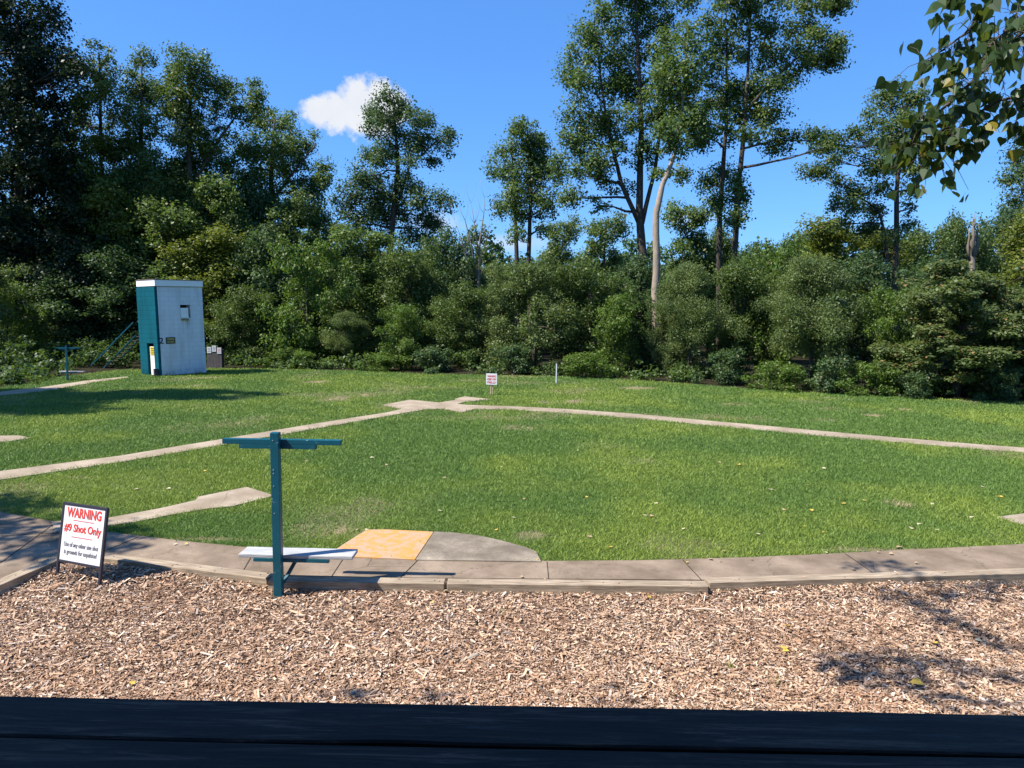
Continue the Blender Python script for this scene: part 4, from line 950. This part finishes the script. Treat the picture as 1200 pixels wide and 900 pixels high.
ob = [([(1420, -150), (1260, -20), (1190, 45), (1140, 95), (1100, 132), (1068, 165), (1048, 186)], 4.9, 5.4, .020, 165, .095),
      ([(1420, -100), (1300, 60), (1215, 108), (1170, 118), (1130, 142), (1105, 172), (1088, 190)], 4.6, 5.2, .016, 105, .095),
      ([(1360, -160), (1230, -60), (1165, 0), (1130, 40), (1100, 62), (1082, 72)], 4.6, 5.0, .014, 60, .085),
      ([(1360, -120), (1260, -20), (1210, 20), (1175, 40), (1150, 60)], 4.3, 4.7, .014, 62, .10),
      ([(1240, -100), (1150, -40), (1125, -12), (1110, 0)], 4.7, 4.9, .010, 18, .06),
      ([(1340, 120), (1240, 130), (1205, 145), (1190, 160)], 4.7, 4.9, .010, 12, .05),
      ([(1330, 60), (1250, 80), (1215, 105), (1195, 110)], 4.5, 4.7, .010, 8, .05)]
att = Vector((5.2, 2.2, 6.2))
for pts, y0, y1, r0, nl, sp in ob:
    w = [at(px, py, y0 + (y1 - y0) * i / (len(pts) - 1)) for i, (px, py) in enumerate(pts)]
    branch([att.lerp(w[0], .5) + Vector((0, 0, .2)), w[0]] , r0 * 1.5, 0, 0)
    branch(w, r0, nl, sp)
# high boughs above the picture that drop the dappled shade on the chips and timbers
def over(tx, ty, k):    # the point on the way to the sun from a shaded spot
    g = gp(tx, ty, .03); s = tosun / tosun.z
    return g + s * k
hb = [[(1290, 700), (1180, 690), (1120, 705), (1060, 672), (1000, 668)], [(1300, 760), (1190, 760), (1130, 735), (1090, 712), (1040, 700)], [(1290, 800), (1180, 800), (1100, 775), (1050, 776), (985, 768)],
      [(1200, 830), (1110, 822), (1040, 795), (980, 785)], [(820, 860), (745, 835), (730, 800)], [(600, 860), (530, 830), (505, 812)], [(480, 850), (425, 822), (405, 812)]]
top0 = Vector((4.6, 2.0, 7.6))
for j, ln in enumerate(hb):
    kk = 7.6 + .35 * (j % 3); w = [over(x, y, kk) for x, y in ln]
    branch([top0, top0.lerp(w[0], .5) + Vector((0, 0, .5)), w[0]], .04, 0, 0)
    branch(w, .018, 78 + 14 * len(ln) if j < 4 else 14, .12 if j < 4 else .07)
tr = MB(); tr.tube([(0, 0, -.1), (0, .05, 2), (-.2, .2, 4), (-.9, .7, 5.8), (-2.0, .8, 7.6)], [.30, .24, .2, .13, .07], 12)
tr.tube([(-.3, .25, 4.4), (-.9, .7, 5.4), tuple(att - trk)], [.13, .09, .06], 8); tr.build('trunk', M['twig'], ot, smooth=True)
twig.build('branches', M['twig'], ot)
Vh, rh = heart_leaves([tuple(c) for c in LC], [tuple(d) for d in LD], .083, 7)
npmesh('foliage', Vh, 10, M['near_leaf'], {'rnd': rh, 'hue': np.tile(np.array(HU), 2)}, ot)
tag(ot, 'near tree branch with large heart-shaped green leaves hanging into the top right corner', 'tree')

# ================================================================== FALLEN LEAVES
M['yl'] = mat('yellow_leaf', (.66, .47, .07), .6, lambda b: b.base(b.mix(b.rmap(b.noise(40, 4), .4, .7), (.55, .36, .04), (.42, .32, .10))))
M['tl'] = mat('tan_leaf', (.50, .38, .22), .7, lambda b: b.base(b.mix(b.rmap(b.noise(30, 4), .4, .7), (.40, .29, .17), (.26, .17, .09))))
M['pl'] = mat('pale_leaf', (.46, .40, .26), .7)
def leafproto(m):
    me = bpy.data.meshes.new('fallen_leaf')
    v = [(0, 0, .01), (-.3, -.05, .06), (-.5, .15, .14), (-.40, .42, .12), (-.14, .8, .03), (0, 1.05, .10), (.14, .8, .05), (.40, .42, .16), (.5, .15, .1), (.3, -.05, .03), (0, .4, 0)]
    me.from_pydata(v, [], [(0, 1, 2, 10), (10, 2, 3), (10, 3, 4, 5), (10, 5, 6, 7), (10, 7, 8), (10, 8, 9, 0)]); me.materials.append(m); return me
LM = {'yl': leafproto(M['yl']), 'tl': leafproto(M['tl']), 'pl': leafproto(M['pl'])}
def fleaf(px, py, z, k, size, label, group):
    o = bpy.data.objects.new('fallen_leaf', LM[k]); COL.objects.link(o); p = gp(px, py, z + (.03 if z < .1 else -.008)); o.location = p
    o.scale = (size * .85, size * .85, size * .45); o.rotation_euler = (rr.uniform(-.25, .25), rr.uniform(-.25, .25), rr.random() * 6.28); return tag(o, label, 'leaf', group)
cl = 'fallen leaves on the wood chips'; gl = 'fallen leaves on the lawn'; wl = 'fallen leaves along the walk'
CH = [(1080, 799, 'yl', .125, 'large bright yellow fallen leaf on the chips in the right-hand shade'), (916, 759, 'yl', .085, 'left one of a pair of yellow leaves on the chips, right of centre'), (923, 761, 'yl', .07, 'right one of a pair of yellow leaves on the chips, right of centre'),
      (925, 733, 'yl', .06, 'small yellow leaf above the pair of yellow leaves'), (1101, 701, 'pl', .07, 'pale green-yellow leaf near the timber in the right-hand shade'), (1077, 717, 'tl', .08, 'orange-tan leaf left of the shaded chips at the right'), (1094, 752, 'yl', .08, 'orange-yellow leaf in the middle of the right-hand chips'),
      (761, 700, 'yl', .06, 'yellow leaf by the long timber, right of centre'), (725, 721, 'tl', .06, 'tan leaf on the chips below the long timber'), (588, 689, 'tl', .07, 'brown curled leaf at the timber below the worn pad'), (1144, 748, 'pl', .07, 'pale leaf deep in the right-hand shade'), (506, 706, 'yl', .05, 'small yellow leaf left of centre below the timber joint'), (153, 801, 'yl', .06, 'yellow leaf at the bottom left of the chips')]
for px, py, k, s, lab in CH: fleaf(px, py, .045, k, s, lab, cl)
for px, py in [(803, 690), (838, 688), (740, 689), (640, 690), (1005, 686), (905, 688), (520, 692), (1110, 696), (700, 690)]: fleaf(px, py, .05, 'tl', rr.uniform(.05, .09), 'small curled brown leaf lying against the ' + ('long middle timber' if px < 835 else 'right timber') + ' edging the chips', cl)
for px, py in [(948, 568), (966, 549), (906, 574), (917, 597), (953, 598), (1010, 599), (1012, 586), (988, 590), (890, 626), (966, 623), (941, 616), (1022, 608), (1098, 621), (1123, 604), (1137, 606), (1078, 613), (1093, 591), (1150, 570), (1175, 582), (1068, 618), (1055, 640), (850, 645), (600, 606), (613, 585),
               (581, 621), (686, 582), (702, 550), (715, 641), (690, 629), (756, 603), (764, 605), (517, 598), (1083, 514), (1140, 552), (704, 517), (588, 547), (454, 544), (434, 536), (888, 518), (892, 494), (1170, 500), (865, 544), (843, 542), (845, 551), (195, 612), (196, 572), (240, 552), (160, 573), (330, 560), (360, 540), (770, 590), (800, 620), (640, 560), (520, 560)]:
    k = rr.choice(('pl', 'tl', 'pl', 'yl')); s = rr.uniform(.05, .10); fleaf(px, py, .155, k, s, {'pl': 'pale straw-coloured', 'tl': 'light brown', 'yl': 'yellow'}[k] + ' fallen leaf ' + ('beyond the far diagonal path' if py < 525 else 'on the lawn left of the yellow pad' if px < 400 else 'on the lawn just behind the pads' if px < 700 else 'on the lawn near the middle of the walk' if py > 600 and px < 1000 else 'on the lawn near the right pad' if px >= 1000 else 'on the open right half of the lawn'), gl)
for px, py in [(1072, 659), (1002, 667), (968, 647.5), (1030, 646.5), (880, 655), (832, 655), (843, 657), (806, 658), (1044, 649), (611, 676), (630, 655), (217, 637), (206, 636.5), (420, 620), (428, 620.5)]:
    k = rr.choice(('pl', 'tl', 'yl')); fleaf(px, py, .155, k, rr.uniform(.04, .07), {'pl': 'pale straw-coloured', 'tl': 'light brown', 'yl': 'yellow'}[k] + (' leaf on the walk behind the warning sign' if px < 300 else ' leaf at the edge of the pads' if px < 640 else ' leaf on the walk in the right half'), wl)
# shell-like wooden plug and sticks on the chips
P0, P1 = gp(541, 777, .045), gp(559, 768, .05); o = MB().tube([Vector((0, 0, 0)), (P1 - P0)], [.026, .026], 12).build('wood_plug', mat('grey_cork', (.36, .30, .23), .85, lambda b: b.bump(b.noise(60, 4), .6, .01)), bevel=0, smooth=False); o.location = P0
tag(o, 'short grey cylindrical piece of wood lying on the chips left of centre', 'wood piece')
ST = [((578, 793), (610, 787), .012, (.20, .07, .04), 'reddish brown stick on the chips right of the grey cylinder'), ((528, 804), (563, 797), .010, (.20, .13, .09), 'brown stick on the chips just above the dark rail, centre'), ((622, 798), (655, 826), .009, (.12, .09, .07), 'dark stick pointing at the dark rail, right of centre'),
      ((480, 785), (497, 792), .009, (.60, .50, .38), 'pale splinter on the chips left of the grey cylinder'), ((806, 714), (846, 716), .012, (.50, .40, .30), 'pale stick near the timber right of centre'), ((1075, 764), (1108, 778), .009, (.42, .28, .16), 'tan stick in the right-hand shade'), ((1008, 680), (1028, 699), .007, (.48, .36, .20), 'thin pale twig leaning on the right timber'),
      ((0, 830), (30, 806), .010, (.14, .10, .07), 'dark stick at the bottom left corner of the chips'), ((200, 745), (262, 733), .008, (.24, .16, .11), 'long thin brown twig on the left chips'), ((665, 752), (695, 748), .012, (.16, .10, .07), 'dark stick on the chips right of centre')]
for i, (a, b_, r0, c, lab) in enumerate(ST):
    A, Bq = gp(*a, .042), gp(*b_, .05); m = (A + Bq) / 2 + Vector((.0, .01, .012)); o = MB().tube([Vector((0, 0, 0)), m - A, Bq - A], [r0 * .8, r0, r0 * .5], 6).build('stick', mat('stick_wood', c, .85)); o.location = A
    tag(o, lab, 'stick', 'sticks on the wood chips')
# dry grass tufts growing in the chips
for i, (px, py, lab) in enumerate([(905, 805, 'small grass tuft growing in the chips, bottom right'), (855, 785, 'thin grass tuft left of the bottom right tuft'), (590, 722, 'tiny green tuft in the chips right of centre')]):
    r2 = np.random.default_rng(i); n = 22; p = gp(px, py, .02); a = r2.random(n) * 6.28; ln = r2.uniform(.04, .12, n); V = np.zeros((n, 3, 3))
    bx = r2.normal(0, .02, (n, 2)); V[:, 0, :2] = bx + np.stack([np.cos(a + 1.57), np.sin(a + 1.57)], 1) * .003; V[:, 1, :2] = bx - np.stack([np.cos(a + 1.57), np.sin(a + 1.57)], 1) * .003
    V[:, 2, :2] = bx + np.stack([np.cos(a), np.sin(a)], 1) * ln[:, None] * .5; V[:, 2, 2] = ln
    o = npmesh('grass_tuft', V, 3, M['grass'], {'rnd': r2.random(n), 'dry': np.full(n, .3), 'hue': np.full(n, .6)}); o.location = p; tag(o, lab, 'grass tuft', 'grass tufts in the chips')

# ================================================================== DARK RAIL in front of the camera, deck and added shade roof
ZR = 2.42
def b_rail(b):
    v = b.coord((1.0, 14, 14)); g = b.noise(3, 10, .78, v, dist=.8); s = b.noise(5, 6, .7, b.coord((.6, 4, 4)))
    c = b.ramp(g, [(.38, (.003, .0025, .002)), (.46, (.016, .013, .011)), (.53, (.038, .030, .024)), (.63, (.14, .105, .08))]); c = b.mix(b.rmap(s, .62, .70, 0, .5), c, (.07, .07, .075)); b.base(c)
    b.set(b.p.inputs['Roughness'], b.rmap(g, .3, .7, .5, .85)); b.bump(g, 1.0, .006)
M['rail'] = mat('dark_painted_wood', rough=.6, build=b_rail, spec=.25)
A0, A1 = gp(-40, 813.2, ZR), gp(1240, 838.8, ZR); S0_, S1_ = gp(0, 857, ZR), gp(1200, 888, ZR)
dR = (A1 - A0).normalized(); nR = Vector((dR.y, -dR.x, 0))
if nR.y > 0: nR = -nR
w1 = ((gp(600, 872.5, ZR) - A0).dot(nR)); ang = math.atan2(dR.y, dR.x); mid = (A0 + A1) / 2
print('rail board width', w1, A0, A1)
rl = empty('deck_railing', (mid.x, mid.y, 0), ang); LR = 5.2
def warp_board(name, y0, y1, wav):
    n = 120; b = MB(); vs = []
    for i in range(n + 1):
        x = -LR / 2 + LR * i / n; dy = wav(x); zz = .0015 * math.sin(x * 2.1 + y0 * 9)
        vs += [(x, y0, ZR - .040), (x, y0, ZR - .004 + zz), (x, y0 - .004, ZR + zz), (x, y1 + dy + .004, ZR + zz), (x, y1 + dy, ZR - .004 + zz), (x, y1 + dy, ZR - .040)]
    fs = [(6 * i + k, 6 * i + (k + 1) % 6, 6 * i + 6 + (k + 1) % 6, 6 * i + 6 + k) for i in range(n) for k in range(6)]
    fs += [tuple(range(6)), tuple(6 * n + k for k in range(6))[::-1]]; b.add(vs, fs); return b.build(name, M['rail'], rl)
bump_ = lambda x: .006 * math.exp(-((x + .22) / .10) ** 2) + .0015 * math.sin(3.2 * x)
warp_board('rail_board', 0, -w1, bump_); warp_board('rail_board', -w1 - .008, -2 * w1 - .008, lambda x: 0); warp_board('rail_board', -2 * w1 - .012, -3 * w1 - .012, lambda x: 0)
for x in (-2.3, -.75, .8, 2.3): MB().box((x, -w1 * 1.4, (ZR - .05 + 1.55) / 2), (.09, .09, ZR - .05 - 1.55)).build('post', M['rail'], rl)
tag(rl, 'dark navy weathered wooden railing boards across the bottom of the picture', 'railing')
pl = empty('viewing_platform', (0, -2, 0)); MB().box((0, -.2, 1.50), (7, 5.6, .06)).build('deck', M['timber'], pl)
for x in (-3.3, 0, 3.3):
    for y in (-2.8, 2.4): MB().box((x, y, .72), (.14, .14, 1.48)).build('post', M['timber'], pl)
tag(pl, 'raised timber viewing platform that carries the dark railing', 'platform')
sh = empty('added_shade_roof', (0, -2, 0)); MB().box((0, -1.2, 6.0), (16, 8.6, .12)).build('roof', mat('roof_sheet', (.2, .2, .2), .8), sh)  # roof out of view, added and sized to throw shade on the railing
for x in (-7.5, 7.5):
    for y in (-5, 1.0): MB().box((x, y, 2.97), (.16, .16, 5.92)).build('post', M['timber'], sh)
MB().box((0, -5.3, 2.9), (16, .12, 5.7)).build('back_wall', M['timber'], sh)
tag(sh, 'unseen roof on posts, added over the viewing platform to shade the railing', 'shelter')
